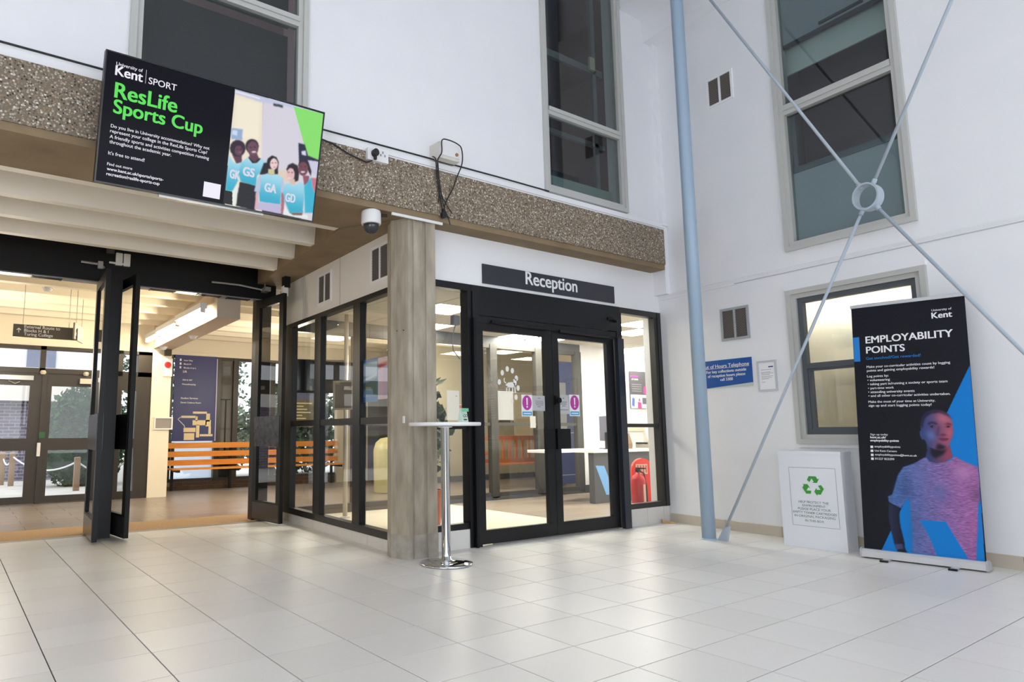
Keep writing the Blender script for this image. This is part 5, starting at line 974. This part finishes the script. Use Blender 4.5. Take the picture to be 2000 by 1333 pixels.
# ------------------------------------------------------------------ outdoors beyond the corridor glazing
gd = struct('ground', 'pale concrete yard outside the corridor entrance', 'ground')
B().box(-14, 16, 8.02, 30, -0.3, -0.02).box(-14, -0.32, 6.86, 8.02, -0.3, -0.02).obj('paving', M('pale_yard', (214, 210, 206), 0.85, var=(2, (196, 190, 186), 0.2)), gd)
bl = thing('brick_building', 'dark brick building with broad white fascia across the yard', 'building', (-4.0, 13.0, 0))
B().box(-8, 3.5, 0, 3, -0.02, 1.78).obj('brick_wall', brickmat('purple_brick'), bl)
B().box(-8.1, 3.6, -0.35, 3, 1.78, 2.42).obj('fascia', M('pale_fascia', (214, 206, 198), 0.8), bl)
B().box(-8.1, 3.6, 0.2, 3, 2.42, 4.6).obj('upper_wall', M('white_render', (232, 232, 236), 0.8), bl)
B().box(2.18, 2.78, 0.15, 0.2, 2.58, 3.1).obj('window', M('grey_far_window', (130, 136, 156), 0.2), bl)
B().box(2.1, 2.86, 0.12, 0.2, 2.50, 2.58).obj('window_sill', M('pale_fascia', (214, 206, 198), 0.8), bl)
B().box(-0.2, 0.7, -0.03, 0.0, 0.0, 1.74).obj('door', M('dark_teal_door', (52, 66, 76), 0.5), bl)
hd = thing('evergreen_bush', 'tall evergreen bush with small glossy leaves outside the entrance', 'bush', (-0.95, 10.7, 0))
BUSH = M('glossy_bush_leaf', (58, 98, 50), 0.6, var=(5, (30, 58, 30), 0.2), spec=0.1)
leaf_blob(9000, (0.1, 0, 0.95), (0.85, 0.7, 1.12), 0.10, 9, 1.6).obj('leaves', BUSH, hd, kind='stuff')
B().tube([(0, 0, 0), (0.05, 0, 1.5)], 0.06, 8, 0.02).obj('trunk', M('bark', (82, 68, 54), 0.9), hd)
ico = B().lathe([(0.1, 0.0), (0.55, 0.35), (0.62, 0.9), (0.45, 1.4), (0.1, 1.8)], n=14).obj('inner_shade', M('foliage_inner_shade', (40, 58, 42), 0.9), hd)  # dark solid core, its colour standing in for the shade between the leaves
for k, (x, y, rx, rz_, lb) in enumerate(((2.0, 11.4, 1.0, 1.0, 'dark garden shrub seen through the window behind the bench'), (4.3, 11.6, 1.5, 1.3, 'dark garden shrub beyond the far corridor windows'), (2.8, 17.0, 2.2, 2.6, 'tall dark garden tree behind the shrubs beyond the bench windows'))):
    t = thing('garden_shrub', lb, 'shrub', (x, y, 0))
    leaf_blob(3500, (0, 0, rz_ * 0.9), (rx, 0.8, rz_), 0.16, 20 + k, 1.5).obj('leaves', M('shrub_leaf', (82, 104, 80), 0.45, var=(3, (56, 76, 56), 0.2)), t, kind='stuff')
    B().tube([(0, 0, -0.02), (0, 0, rz_)], 0.05, 8, 0.02).obj('trunk', M('bark', (82, 68, 54), 0.9), t)
PW = M('weathered_post_wood', (168, 140, 112), 0.85, var=(8, (140, 114, 90), 0.2), stretch=(1, 1, 0.2))
for k, (x, y, h, lb) in enumerate(((-1.165, 9.27, 0.62, 'square wooden post with white rope before the bush'), (-2.08, 11.4, 0.68, 'wooden rope post before the brick building nearest the bush'), (-2.23, 11.8, 0.68, 'wooden rope post before the brick building furthest back'), (-0.35, 9.0, 0.62, 'wooden rope post hidden mostly by the open door leaf'))):
    t = thing('rope_post', lb, 'post', (x, y, -0.02))
    B().bevbox(-0.05, 0.05, -0.05, 0.05, 0, h, 0.012).obj('shaft', PW, t)
    B().lathe([(0.012, 0), (0.016, 0.01), (0.012, 0.02)], (0, 0, h - 0.09), 8).obj('eye', ALU, t)
def rope(p, q, sag, lb):
    pts = [(p[0] + (q[0] - p[0]) * t / 12, p[1] + (q[1] - p[1]) * t / 12, p[2] + (q[2] - p[2]) * t / 12 - sag * 4 * (t / 12) * (1 - t / 12)) for t in range(13)]
    tag(B().tube(pts, 0.016, 6).obj('rope', M('white_rope', (226, 226, 232), 0.8)), lb, 'rope')
rope((-2.08, 11.4, 0.58), (-1.165, 9.27, 0.52), 0.22, 'white rope hanging between posts in front of the bush')
rope((-1.165, 9.27, 0.52), (-0.35, 9.0, 0.52), 0.2, 'white rope hanging right of the square wooden post')
rope((-2.23, 11.8, 0.58), (-2.08, 11.4, 0.58), 0.18, 'short white rope between the two far posts')
# ------------------------------------------------------------------ reception sign and notices on the doors
rs = thing('reception_sign', 'long charcoal sign reading Reception in white on the white board', 'sign', (0.95, 0.0, 2.432))
B().box(0, 1.905, -0.014, 0.0, 0, 0.19).obj('board', M('charcoal_sign_board', (48, 50, 58), 0.4), rs)
text('Reception', 0.558, 1.301, 0.058, rs, WHTXT, -0.016, 0.022)
MAG = M('magenta_disc', (186, 62, 160), 0.5); CYB = M('cyan_bar', (70, 170, 220), 0.5)
def ring_poly(cx, cz, rx, rz, n=28): return [(cx + rx * math.cos(2 * math.pi * k / n), cz + rz * math.sin(2 * math.pi * k / n)) for k in range(n)]
def door_notice(x0, x1, z0, z1, lb):
    t = thing('door_notice', lb, 'notice', (x0, -0.014 + 0.02, z0))
    w, h = x1 - x0, z1 - z0
    B().box(0, w, -0.002, 0, 0, h).obj('sheet', PAPER, t)
    flat(ring_poly(w / 2, h * 0.63, w * 0.43, h * 0.345), t, MAG, -0.003, 'disc')
    flat([(w * 0.5 - 0.008, h * 0.52), (w * 0.5 + 0.008, h * 0.52), (w * 0.5 + 0.010, h * 0.86), (w * 0.5 - 0.010, h * 0.86)], t, WHTXT, -0.004, 'exclamation_mark')
    flat(ring_poly(w / 2, h * 0.44, 0.010, 0.010, 12), t, WHTXT, -0.004, 'exclamation_dot')
    flat([(w * 0.06, h * 0.04), (w * 0.94, h * 0.04), (w * 0.94, h * 0.22), (w * 0.06, h * 0.22)], t, CYB, -0.003, 'blue_bar')
    flat([(w * 0.16, h * 0.105), (w * 0.84, h * 0.105), (w * 0.84, h * 0.155), (w * 0.16, h * 0.155)], t, WHTXT, -0.004, 'text_bar')
    return t
door_notice(1.425, 1.570, 1.172, 1.382, 'white notice with magenta exclamation disc on the left door leaf')
door_notice(2.095, 2.245, 1.180, 1.400, 'white notice with magenta exclamation disc on the right door leaf')
GINK = M('pale_ink', (150, 150, 160), 0.6)
def paper(x0, x1, z0, z1, y, lb, lines, nm='paper_notice', cat='notice'):
    t = thing(nm, lb, cat, (x0, y, z0)); w, h = x1 - x0, z1 - z0
    flat([(0, 0), (w, 0), (w, h), (0, h)], t, BPAPER, 0.0, 'sheet') if nm.startswith('window') else B().box(0, w, -0.002, 0, 0, h).obj('sheet', PAPER, t)
    for z, a, c in lines:
        flat([(w * a, h * z), (w * c, h * z), (w * c, h * z + 0.008), (w * a, h * z + 0.008)], t, GINK, -0.003, 'text_bar')
    return t
paper(1.575, 1.755, 1.228, 1.378, 0.008, 'small white paper notice between magenta notice and left door edge', [(0.6, .2, .8), (0.48, .2, .85), (0.36, .25, .8), (0.24, .35, .6), (0.8, .4, .6)])
paper(1.944, 2.09, 1.20, 1.395, 0.008, 'pale paper notice on the right door leaf next to its centre stile', [(0.6, .1, .8), (0.5, .1, .75), (0.4, .3, .65), (0.2, .1, .9), (0.8, .35, .55)])
paper(1.135, 1.33, 1.135, 1.412, 0.018, 'tall bright white sheet on the left door leaf under the animal decal', [], 'window_sheet', 'sheet')
paper(1.545, 1.62, 1.06, 1.175, 0.016, 'small plain white card hanging below the left magenta notice', [], 'window_card', 'card')
paper(0.548, 0.69, 1.13, 1.40, 0.045, 'white sheet in the narrow pane behind the leafy plant', [(0.8, .7, .8)], 'window_sheet', 'sheet')
dec = thing('window_decal', 'white four-legged animal decal ringed by pale paw discs on the left door leaf', 'decal', (1.10, 0.0035, 1.10))
DW = M('white_vinyl', (238, 236, 230), 0.6)
def dflat(P): flat(P, dec, DW, 0.0, 'animal_shape')
# generic long-tailed animal outline, thick strokes
for a in ([(0.125, .375), (0.16, .395), (0.21, .40), (0.245, .39), (0.25, .36), (0.21, .345), (0.165, .345), (0.13, .345)],
          [(0.13, .36), (0.145, .36), (0.142, .31), (0.148, .295), (0.125, .295), (0.13, .315)],
          [(0.165, .35), (0.18, .35), (0.175, .31), (0.182, .295), (0.16, .295)],
          [(0.205, .35), (0.22, .35), (0.22, .31), (0.228, .295), (0.204, .295)],
          [(0.235, .37), (0.25, .37), (0.254, .31), (0.262, .295), (0.238, .295)],
          [(0.225, .385), (0.225, .435), (0.235, .425), (0.25, .43), (0.262, .438), (0.268, .40), (0.262, .375), (0.245, .37)],
          [(0.128, .385), (0.105, .395), (0.10, .425), (0.115, .44), (0.118, .432), (0.11, .42), (0.113, .403), (0.135, .392)]):
    dflat(a)
for k, (px, pz) in enumerate(((0.045, 0.395), (0.085, 0.485), (0.15, 0.525), (0.215, 0.51), (0.265, 0.44), (0.285, 0.345), (0.255, 0.255), (0.20, 0.215))):
    flat(ring_poly(px, pz, 0.021, 0.027, 16), dec, DW, 0.0, 'paw_disc')
# ------------------------------------------------------------------ television
T = math.atan2(0.176, 0.806)
tvt = thing('television', 'large wall television showing a black and green sports poster, tilted down', 'television', (-2.496, -0.324, 2.607))
tvt.rotation_euler = (T, 0, 0)
TWD, THT = 1.516, 0.825
B().box(0, TWD, 0.001, 0.055, 0, THT).box(0.2, TWD - 0.2, 0.055, 0.085, 0.12, THT - 0.12).obj('casing', M('television_casing', (16, 16, 18), 0.4), tvt)
rect_frame(B(), 0, TWD, 0, THT, 0.009, -0.008, 0.003).obj('bezel', M('television_bezel', (14, 14, 16), 0.25), tvt)
B().box(0.40, 1.13, 0.02, 0.05, -0.016, 0.0).obj('speaker_strip', SILV, tvt)
B().box(0.45, 1.05, 0.085, 0.10, 0.25, 0.6).box(0.6, 0.66, 0.10, 0.19, 0.42, 0.48).box(0.84, 0.90, 0.10, 0.19, 0.42, 0.48).box(0.6, 0.90, 0.10, 0.185, 0.48, 0.52).obj('wall_bracket', BLACK2, tvt)
SCR = printmat('television_screen', 0.95, 0.25)
def glow(name, rgb, e=0.95): 
    return M(name, (8, 8, 8), 0.25, spec=0.1, emit=e, emitrgb=rgb)
flat([(0.009, 0.009), (TWD - 0.009, 0.009), (TWD - 0.009, THT - 0.009), (0.009, THT - 0.009)], tvt, M('screen_dark', (8, 8, 10), 0.12, spec=0.04, emit=0.9, emitrgb=(25, 26, 33)), 0.0, 'screen')
painted('screen_photo', 0.825, TWD - 0.010, 0.010, THT - 0.012, 0.0030, (25, 26, 33), TV_PAINT, tvt, SCR, -0.0015)
GW_, GG_ = glow('screen_white', (240, 236, 248), 1.0), glow('screen_green', (98, 226, 96), 1.0)
for s, x0, z, x1, m, bo in (('University of', 0.0663, 0.746, 0.2244, GW_, .008), ('Kent', 0.0656, 0.6854, 0.2274, GW_, .024), ('SPORT', 0.2653, 0.6863, 0.4416, GW_, .008),
                            ('ResLife', 0.0737, 0.5475, 0.4548, GG_, .024), ('Sports Cup', 0.0746, 0.4511, 0.6328, GG_, .024),
                            ('Do you live in University accommodation? Why not', 0.0675, 0.3568, 0.6938, GW_, .008), ('represent your college in the ResLife Sports Cup?', 0.0661, 0.3249, 0.6805, GW_, .008),
                            ('A friendly sports and activities competition running', 0.0667, 0.2894, 0.6967, GW_, .008), ('throughout the academic year.', 0.0675, 0.2567, 0.4488, GW_, .008),
                            ("It's free to attend!", 0.0672, 0.1855, 0.2857, GW_, .008), ('Find out more', 0.0663, 0.1174, 0.2158, GW_, .008),
                            ('www.kent.ac.uk/sports/sports-', 0.0673, 0.0866, 0.4133, GW_, .02), ('recreation/reslife-sports-cup', 0.0675, 0.0545, 0.3918, GW_, .02)):
    text(s, x0, x1, z, tvt, m, -0.0025, bo)
flat([(0.2455, 0.682), (0.2475, 0.682), (0.2475, 0.768), (0.2455, 0.768)], tvt, GW_, -0.0025, 'divider')
flat([(0.680, 0.037), (0.797, 0.037), (0.797, 0.139), (0.680, 0.139)], tvt, GW_, -0.0025, 'white_square')
LET = glow('screen_letter', (226, 226, 240), 0.9)
for s, x0, x1, z, k in (('GK', .852, .920, .200, 0), ('GS', .944, 1.024, .238, 0), ('GA', 1.113, 1.199, .158, 0), ('GD', 1.278, 1.353, .117, 0)):
    text(s, x0, x1, z, tvt, LET, -0.0025, 0.05, size=0.085)
tc = tag(B().tube([(-0.96, -0.22, 3.33), (-0.86, -0.226, 3.335), (-0.76, -0.226, 3.32), (-0.62, -0.226, 3.27), (-0.46, -0.226, 3.238), (-0.405, -0.235, 3.262)], 0.006, 6).obj('television_cable', RUBBER), 'thin black lead hanging from television edge to the white socket', 'cable')
so = thing('power_socket', 'white double wall socket with black plug on the gravel beam', 'socket', (-0.457, -0.212, 3.262))
B().bevbox(0, 0.20, -0.035, 0.0, 0, 0.105, 0.004).obj('plate', PLASTIC, so)
for x, z in ((0.125, 0.06), (0.165, 0.06), (0.145, 0.085)):
    flat([(x - 0.006, z - 0.010), (x + 0.006, z - 0.010), (x + 0.006, z + 0.010), (x - 0.006, z + 0.010)], so, M('socket_hole', (130, 132, 140), 0.5), -0.036, 'socket_hole')
B().prism(ring_poly(0.06, 0.058, 0.028, 0.032, 14), -0.075, -0.035, 'y').box(0.05, 0.07, -0.065, -0.045, 0.0, 0.03).obj('plug', RUBBER, so)
jb = thing('junction_box', 'cream junction box with draped black cables on the upper white wall', 'junction box', (0.262, -0.12, 3.44))
B().bevbox(-0.0, 0.225, -0.145, 0.0, 0, 0.155, 0.006).obj('casing', M('cream_plastic_box', (214, 210, 200), 0.4), jb)
B().box(0.008, 0.218, -0.151, -0.145, 0.03, 0.148).obj('cover', PLASTIC, jb)
B().cyl((0.19, -0.151, 0.06), (0.19, -0.159, 0.06), 0.016, 12).obj('screw_cap', M('brass_cap', (170, 130, 80), 0.4, 0.5), jb)
def smooth_path(P, n=5):
    P = [Vector(p) for p in P]; out = []
    for i in range(len(P) - 1):
        a, b, c, d = P[max(i - 1, 0)], P[i], P[i + 1], P[min(i + 2, len(P) - 1)]
        for k in range(n):
            t = k / n
            out.append(0.5 * ((2 * b) + (c - a) * t + (2 * a - 5 * b + 4 * c - d) * t * t + (3 * b - a - 3 * c + d) * t ** 3))
    return out + [P[-1]]
def cablet(name, lb, pts, r=0.0055): tag(B().tube(smooth_path(pts), r, 6).obj(name, RUBBER), lb, 'cable')
cablet('box_cable', 'long black cable looped round the front of the cream junction box', [(0.27, -0.235, 3.03), (0.285, -0.232, 3.20), (0.26, -0.24, 3.40), (0.275, -0.285, 3.48), (0.278, -0.285, 3.59), (0.34, -0.285, 3.612), (0.45, -0.285, 3.60), (0.50, -0.285, 3.56), (0.49, -0.30, 3.42), (0.475, -0.235, 3.30), (0.44, -0.226, 3.20), (0.36, -0.226, 3.06), (0.335, -0.226, 2.98)])
cablet('box_cable', 'black cable dropping from the left edge of the junction box to a plug', [(0.235, -0.20, 3.46), (0.245, -0.235, 3.42), (0.262, -0.228, 3.25), (0.305, -0.226, 3.05), (0.32, -0.226, 2.95)])
cablet('box_cable', 'thin black cable crossing to lower right below the junction box', [(0.275, -0.228, 3.40), (0.29, -0.228, 3.22), (0.33, -0.226, 3.08), (0.43, -0.226, 2.96)], 0.0045)
cablet('box_cable', 'thin black cable trailing down to the bottom edge of the gravel beam', [(0.30, -0.23, 3.15), (0.335, -0.23, 3.00), (0.375, -0.226, 2.93), (0.405, -0.226, 2.855)], 0.0045)
pg = tag(B().prism(ring_poly(0.322, 2.925, 0.026, 0.03, 12), -0.26, -0.225, 'y').box(0.312, 0.332, -0.25, -0.23, 2.94, 2.975).obj('cable_plug', RUBBER), 'black plug hanging at the end of a cable on the gravel beam', 'plug')
cn = tag(B().bevbox(-0.20, 0.33, -0.214, -0.20, 2.842, 2.866, 0.003).obj('cable_conduit', PLASTIC), 'white plastic conduit under the beam above the concrete column', 'conduit')
cv = thing('security_camera', 'white dome security camera hanging under the gravel beam', 'camera', (-0.36, -0.14, 2.87))
B().lathe([(0.055, 0.0), (0.078, -0.012), (0.082, -0.03), (0.083, -0.115), (0.078, -0.125)], n=28).obj('housing', PLASTIC, cv, smooth=True)
B().lathe([(0.066, -0.12), (0.066, -0.14), (0.058, -0.17), (0.038, -0.195), (0.012, -0.205)], n=28).obj('dome', M('smoked_dome', (52, 52, 56), 0.08), cv, smooth=True)
B().cyl((0.08, 0, -0.03), (0.14, -0.03, -0.03), 0.014, 8).obj('cable_gland', RUBBER, cv)

# ------------------------------------------------------------------ steel pole and cross brace
po_ = thing('steel_column', 'tall round pale blue steel pole standing before the right wall', 'pole', (2.872, -0.978, 0))
B().cyl((0, 0, 0), (0, 0, 7.4), 0.0625, 28).obj('shaft', POLEB, po_, smooth=True)
B().lathe([(0.07, 0.0), (0.07, 0.006), (0.064, 0.012)], n=24).obj('base_plate', POLEB, po_)
cb = thing('cross_brace', 'pale grey rod cross brace with ring hub in front of the right wall', 'brace', (2.902, -1.101, 0), RWY)
PB = M('pale_grey_rod', (170, 182, 194), 0.4)
# local x along the wall towards the viewer
def bl_(p): return ((p[0] - 2.902) * -0.0926 + (p[1] + 1.101) * -0.9957, (p[0] - 2.902) * 0.9957 + (p[1] + 1.101) * -0.0926, p[2])
hub = bl_((2.762, -2.613, 2.862))
HR = 0.098
rb_ = B(); n = 40
for k in range(n):
    t = 2 * math.pi * k / n
    for r, y in ((HR, -0.045), (HR - 0.012, -0.045), (HR - 0.012, 0.045), (HR, 0.045)):
        rb_.v.append((hub[0] + r * math.cos(t), hub[1] + y, hub[2] + 1.13 * r * math.sin(t)))
for k in range(n):
    q = (k + 1) % n
    for a in range(4):
        c = (a + 1) % 4
        rb_.f.append((k * 4 + a, k * 4 + c, q * 4 + c, q * 4 + a))
rb_.obj('ring_hub', PB, cb)
for P in (bl_((2.902, -1.101, 0.05)), bl_((2.878, -1.263, 5.50)), bl_((2.60, -4.10, 5.62)), bl_((2.585, -4.44, -0.02))):
    d = Vector((P[0] - hub[0], 0, P[2] - hub[2])).normalized()
    a = Vector(hub) + Vector((d.x * (HR - 0.02), 0, d.z * (HR - 0.02) * 1.1))
    r_ = B().cyl(a, P, 0.0125, 10).cyl(a, Vector(a) + d * 0.06, 0.018, 10).obj('rod', PB, cb, smooth=True)
B().prism([(-0.05, 0.0), (0.05, 0.0), (0.085, 0.14), (0.02, 0.12)], -0.012, 0.012, 'y').obj('foot_plate', PB, cb)

# ------------------------------------------------------------------ bar table with card
bt = thing('bar_table', 'tall round white bar table on chrome post beside the concrete column', 'table', (0.136, -0.472, 0))
B().lathe([(0.01, 1.073), (0.283, 1.073), (0.29, 1.080), (0.29, 1.094), (0.286, 1.10), (0.01, 1.10)], n=56).obj('tabletop', M('white_tabletop', (236, 236, 238), 0.3), bt)
B().lathe([(0.036, 0.03), (0.036, 1.06), (0.06, 1.06), (0.06, 1.073)], n=36).obj('post', CHROME, bt, smooth=True)
B().lathe([(0.205, 0.0), (0.21, 0.006), (0.205, 0.014), (0.12, 0.028), (0.04, 0.036), (0.036, 0.06)], n=56).obj('base', CHROME, bt, smooth=True)
ca = thing('table_card', 'small green and white folded card standing on the bar table', 'card', (0.285, -0.52, 1.10), math.radians(12))
w = 0.082; h = 0.115
B().prism([(-0.024, 0), (0.024, 0), (0.0015, h), (-0.0015, h)], -w / 2, w / 2, 'x').obj('card', M('mint_card', (206, 232, 216), 0.5), ca)
flat([(-w / 2, 0.088), (w / 2, 0.088), (w / 2, h), (-w / 2, h)], ca, M('mint_header', (120, 196, 158), 0.5), -0.0255, 'header_band')
for k in (-1, 1): flat(ring_poly(k * 0.013, 0.055, 0.011, 0.012, 16), ca, BLKTXT, -0.0257, 'owl_eye')
for k in (-1, 1): flat(ring_poly(k * 0.013, 0.055, 0.007, 0.008, 16), ca, WHTXT, -0.0259, 'eye_white')
flat([(-0.02, 0.02), (0.02, 0.02), (0.02, 0.028), (-0.02, 0.028)], ca, BLKTXT, -0.0257, 'text_bar')

# ------------------------------------------------------------------ signs on the right wall
def rw_thing(name, lb, cat, s, z): return thing(name, lb, cat, rwpt(s, 0.0, z), RWY)
bs = rw_thing('wall_sign', 'blue out of hours telephone sign partly behind the blue steel pole', 'sign', 0.535, 1.475)
BSM = M('royal_blue_sign', (12, 80, 158), 0.35)
B().box(0, 0.605, -0.006, 0, 0, 0.295).obj('board', M('pale_green_edge', (196, 206, 196), 0.5), bs)
flat([(0.0, 0.0), (0.06, 0.0), (0.608, 0.036), (0.608, 0.295), (0.0, 0.295)], bs, BSM, -0.0075, 'blue_face')
for s, x0, x1, z, bo in (('Out of Hours Telephone', 0.010, 0.575, 0.212, .01), ('For key collections outside', 0.066, 0.54, 0.160, .02), ('of reception hours please', 0.08, 0.526, 0.115, .02), ('call 3300', 0.231, 0.38, 0.072, .02)):
    text(s, x0, x1, z, bs, WHTXT, -0.009, bo)
flat([(0.01, 0.205), (0.575, 0.205), (0.575, 0.2085), (0.01, 0.2085)], bs, WHTXT, -0.009, 'underline')
nf = rw_thing('framed_notice', 'white paper notice in clear frame right of the blue wall sign', 'notice', 1.195, 1.41)
rect_frame(B(), 0, 0.205, 0, 0.305, 0.018, -0.014, 0.0).obj('frame', M('clear_silver_frame', (196, 198, 204), 0.25), nf)
B().box(0.016, 0.189, -0.006, 0.0, 0.016, 0.289).obj('sheet', PAPER, nf)
flat([(0.12, 0.235), (0.17, 0.235), (0.17, 0.247), (0.12, 0.247)], nf, M('navy_ink', (60, 64, 110), 0.6), -0.007, 'logo')
for z, a, c in ((0.212, 0.04, 0.15), (0.188, 0.04, 0.14), (0.176, 0.04, 0.17), (0.164, 0.04, 0.13), (0.146, 0.04, 0.165), (0.132, 0.04, 0.15), (0.12, 0.04, 0.12), (0.09, 0.04, 0.08)):
    flat([(a, z), (c, z), (c, z + 0.004), (a, z + 0.004)], nf, GINK, -0.007, 'text_bar')
# ------------------------------------------------------------------ recycling box
BXY = math.radians(-88.46)
bx = thing('recycling_box', 'white cardboard toner recycling box with green arrows by the wall', 'box', (3.118, -1.558, 0), BXY)
BW, BD, BH = 0.522, 0.205, 0.838
B().bevbox(0, BW, 0, BD, 0, BH - 0.008, 0.006).obj('body', M('white_box_board', (226, 228, 234), 0.5), bx)
B().bevbox(-0.004, BW + 0.004, -0.004, BD + 0.004, BH - 0.03, BH, 0.003).obj('lid', M('white_box_board', (226, 228, 234), 0.5), bx)
LINE = M('thin_grey_line', (120, 124, 130), 0.6)
for (a, c, e, f) in ((0.088, 0.474, 0.692, 0.6945), (0.088, 0.474, 0.187, 0.1895), (0.088, 0.0905, 0.187, 0.6945), (0.4715, 0.474, 0.187, 0.6945)):
    flat([(a, e), (c, e), (c, f), (a, f)], bx, LINE, -0.0015, 'border_line')
GRN = M('recycling_green', (58, 150, 52), 0.5); GTX = M('dark_green_grey_ink', (96, 118, 104), 0.6)
ccx, ccz = 0.283, 0.535
for k in range(3):
    a = math.radians(120 * k)
    def rt(p): return (ccx + p[0] * math.cos(a) - p[1] * math.sin(a), ccz + p[0] * math.sin(a) + p[1] * math.cos(a))
    flat([rt(p) for p in ((-0.046, 0.052), (-0.028, 0.086), (0.004, 0.086), (-0.026, 0.034), (-0.046, 0.046))][:4], bx, GRN, -0.0015, 'arrow_bend')
    flat([rt(p) for p in ((-0.018, 0.086), (0.030, 0.086), (0.043, 0.062), (0.056, 0.069), (0.036, 0.030), (-0.004, 0.030), (0.010, 0.040), (-0.004, 0.062))], bx, GRN, -0.0016, 'arrow')
for s, x0, z, x1 in (('HELP PROTECT THE', 0.1523, 0.386, 0.3989), ('ENVIRONMENT', 0.1835, 0.3559, 0.3744), ('PLEASE PLACE YOUR', 0.1444, 0.3258, 0.4129), ('EMPTY TONER CARTRIDGES', 0.0989, 0.2939, 0.457), ('IN ORIGINAL PACKAGING', 0.1093, 0.2629, 0.445), ('IN THIS BOX', 0.1966, 0.2265, 0.3517)):
    text(s, x0, x1, z, bx, GTX, -0.0015, 0.0)
# ------------------------------------------------------------------ roll-up banner
bn = thing('roll_up_banner', 'tall roll-up banner reading Employability Points with a man in pink-blue light', 'banner', (3.044, -2.233, 0), -1.478)
LEAN, ROLL = 0.06, 0.012
BW_, BLEN = 0.783, 2.08
NAVY = (20, 22, 31)
sheet = B().box(0.006, BW_ - 0.006, 0.0, 0.003, 0.05, BLEN - 0.02).obj('graphic', M('navy_banner_vinyl', NAVY, 0.42, spec=0.2), bn)
sheet.rotation_euler = (-LEAN, ROLL, 0)
painted('portrait_print', 0.008, BW_ - 0.008, 0.055, 1.595, 0.0027, NAVY, BAN_PAINT, sheet, printmat('banner_print', 0, 0.38), -0.001, grain=0.10)
AZ = M('azure_print', (8, 122, 203), 0.4)
flat([(0.008, 1.598), (0.054, 1.598), (0.054, 1.805), (0.008, 1.805)], sheet, AZ, -0.0015, 'blue_bar')
for s, x0, z, x1, m, bo in (('University of', 0.5651, 1.9609, 0.6919, WHTXT, .008), ('Kent', 0.5638, 1.9037, 0.6916, WHTXT, .024), ('EMPLOYABILITY', 0.1022, 1.747, 0.687, WHTXT, .022), ('POINTS', 0.1017, 1.6614, 0.37, WHTXT, .022), ('Get involved/Get rewarded!', 0.0966, 1.6078, 0.4744, AZ, .006),
                            ('Make your co-curricular activities count by logging', 0.0978, 1.5387, 0.6574, WHTXT, .008), ('points and gaining employability rewards!', 0.0977, 1.5069, 0.5554, WHTXT, .008), ('Log points by:', 0.0969, 1.4593, 0.2482, WHTXT, .008), ('\u2022 volunteering', 0.0976, 1.4265, 0.2562, WHTXT, .008), ('\u2022 taking part in/running a society or sports team', 0.0982, 1.3936, 0.6317, WHTXT, .008), ('\u2022 part-time work', 0.0988, 1.3601, 0.28, WHTXT, .008), ('\u2022 attending university events', 0.0987, 1.3274, 0.4172, WHTXT, .008), ('\u2022 and all other co-curricular activities undertaken.', 0.0985, 1.2961, 0.6438, WHTXT, .008), ('Make the most of your time at University,', 0.096, 1.2474, 0.5454, WHTXT, .008), ('sign up and start logging points today!', 0.096, 1.2153, 0.5208, WHTXT, .008),
                            ('Sign up today', 0.0956, 0.9809, 0.2184, WHTXT, .0), ('kent.ac.uk/', 0.0944, 0.9567, 0.2037, WHTXT, .03), ('employability-points', 0.093, 0.9313, 0.2897, WHTXT, .03), ('employabilitypoints', 0.1199, 0.8831, 0.2977, WHTXT, .008), ('Uni Kent Careers', 0.1206, 0.8491, 0.2711, WHTXT, .008), ('employabilitypoints@kent.ac.uk', 0.1204, 0.8184, 0.4031, WHTXT, .008), ('01227 823299', 0.1197, 0.7844, 0.2512, WHTXT, .008)):
    text(s, x0, x1, z, sheet, m, -0.0025, bo)
for z in (0.877, 0.845, 0.812, 0.781):
    flat([(0.091, z), (0.110, z), (0.110, z + 0.019), (0.091, z + 0.019)], sheet, WHTXT, -0.0025, 'contact_icon')
tp = B().bevbox(0.0, BW_, -0.012, 0.014, BLEN - 0.025, BLEN + 0.004, 0.003).box(BW_ - 0.004, BW_ + 0.008, -0.012, 0.014, BLEN - 0.028, BLEN + 0.008).obj('top_rail', M('satin_aluminium_rail', (206, 208, 212), 0.35, 0.5), bn)
tp.rotation_euler = (-LEAN, ROLL, 0)
CASS = M('satin_aluminium_base', (206, 207, 210), 0.35, 0.4)
prof = [(-0.05, 0.012), (0.06, 0.012), (0.06, 0.05), (0.02, 0.072), (-0.03, 0.072), (-0.05, 0.055)]
prof2 = [(-0.055, 0.008), (0.065, 0.008), (0.065, 0.055), (0.024, 0.08), (-0.034, 0.08), (-0.055, 0.06)]
B().prism(prof, 0.0, BW_, 'x').obj('cassette', CASS, bn)
for a, c in ((BW_, BW_ + 0.012), (-0.010, 0.0)):
    B().prism(prof2, a, c, 'x').obj('end_cap', M('grey_end_cap', (170, 172, 174), 0.4), bn)
B().cyl((0.4, 0.045, 0.06), (0.4, 0.018 + BLEN * 0.06, BLEN * 0.985), 0.009, 8).obj('support_pole', ALU, bn)
for x in (0.155, 0.585):
    B().box(x, x + 0.045, -0.13, 0.16, 0.003, 0.012).obj('foot', CASS, bn)
    for y in (-0.15, 0.155):
        B().box(x - 0.004, x + 0.049, y, y + 0.025, 0.0, 0.014).obj('foot_tip', BLACK2, bn)
# ------------------------------------------------------------------ wooden wedge at the skirting
wg = thing('door_wedge', 'small pale wooden door wedge on the floor by the right pane', 'wedge', (3.47, -0.035, 0.0), math.radians(-38))
B().prism([(0, 0), (0.15, 0), (0.15, 0.012), (0.06, 0.03), (0, 0.045)], -0.022, 0.022, 'y').obj('wedge_body', M('pale_wedge_wood', (206, 178, 134), 0.7, var=(20, (180, 150, 108), 0.2)), wg)
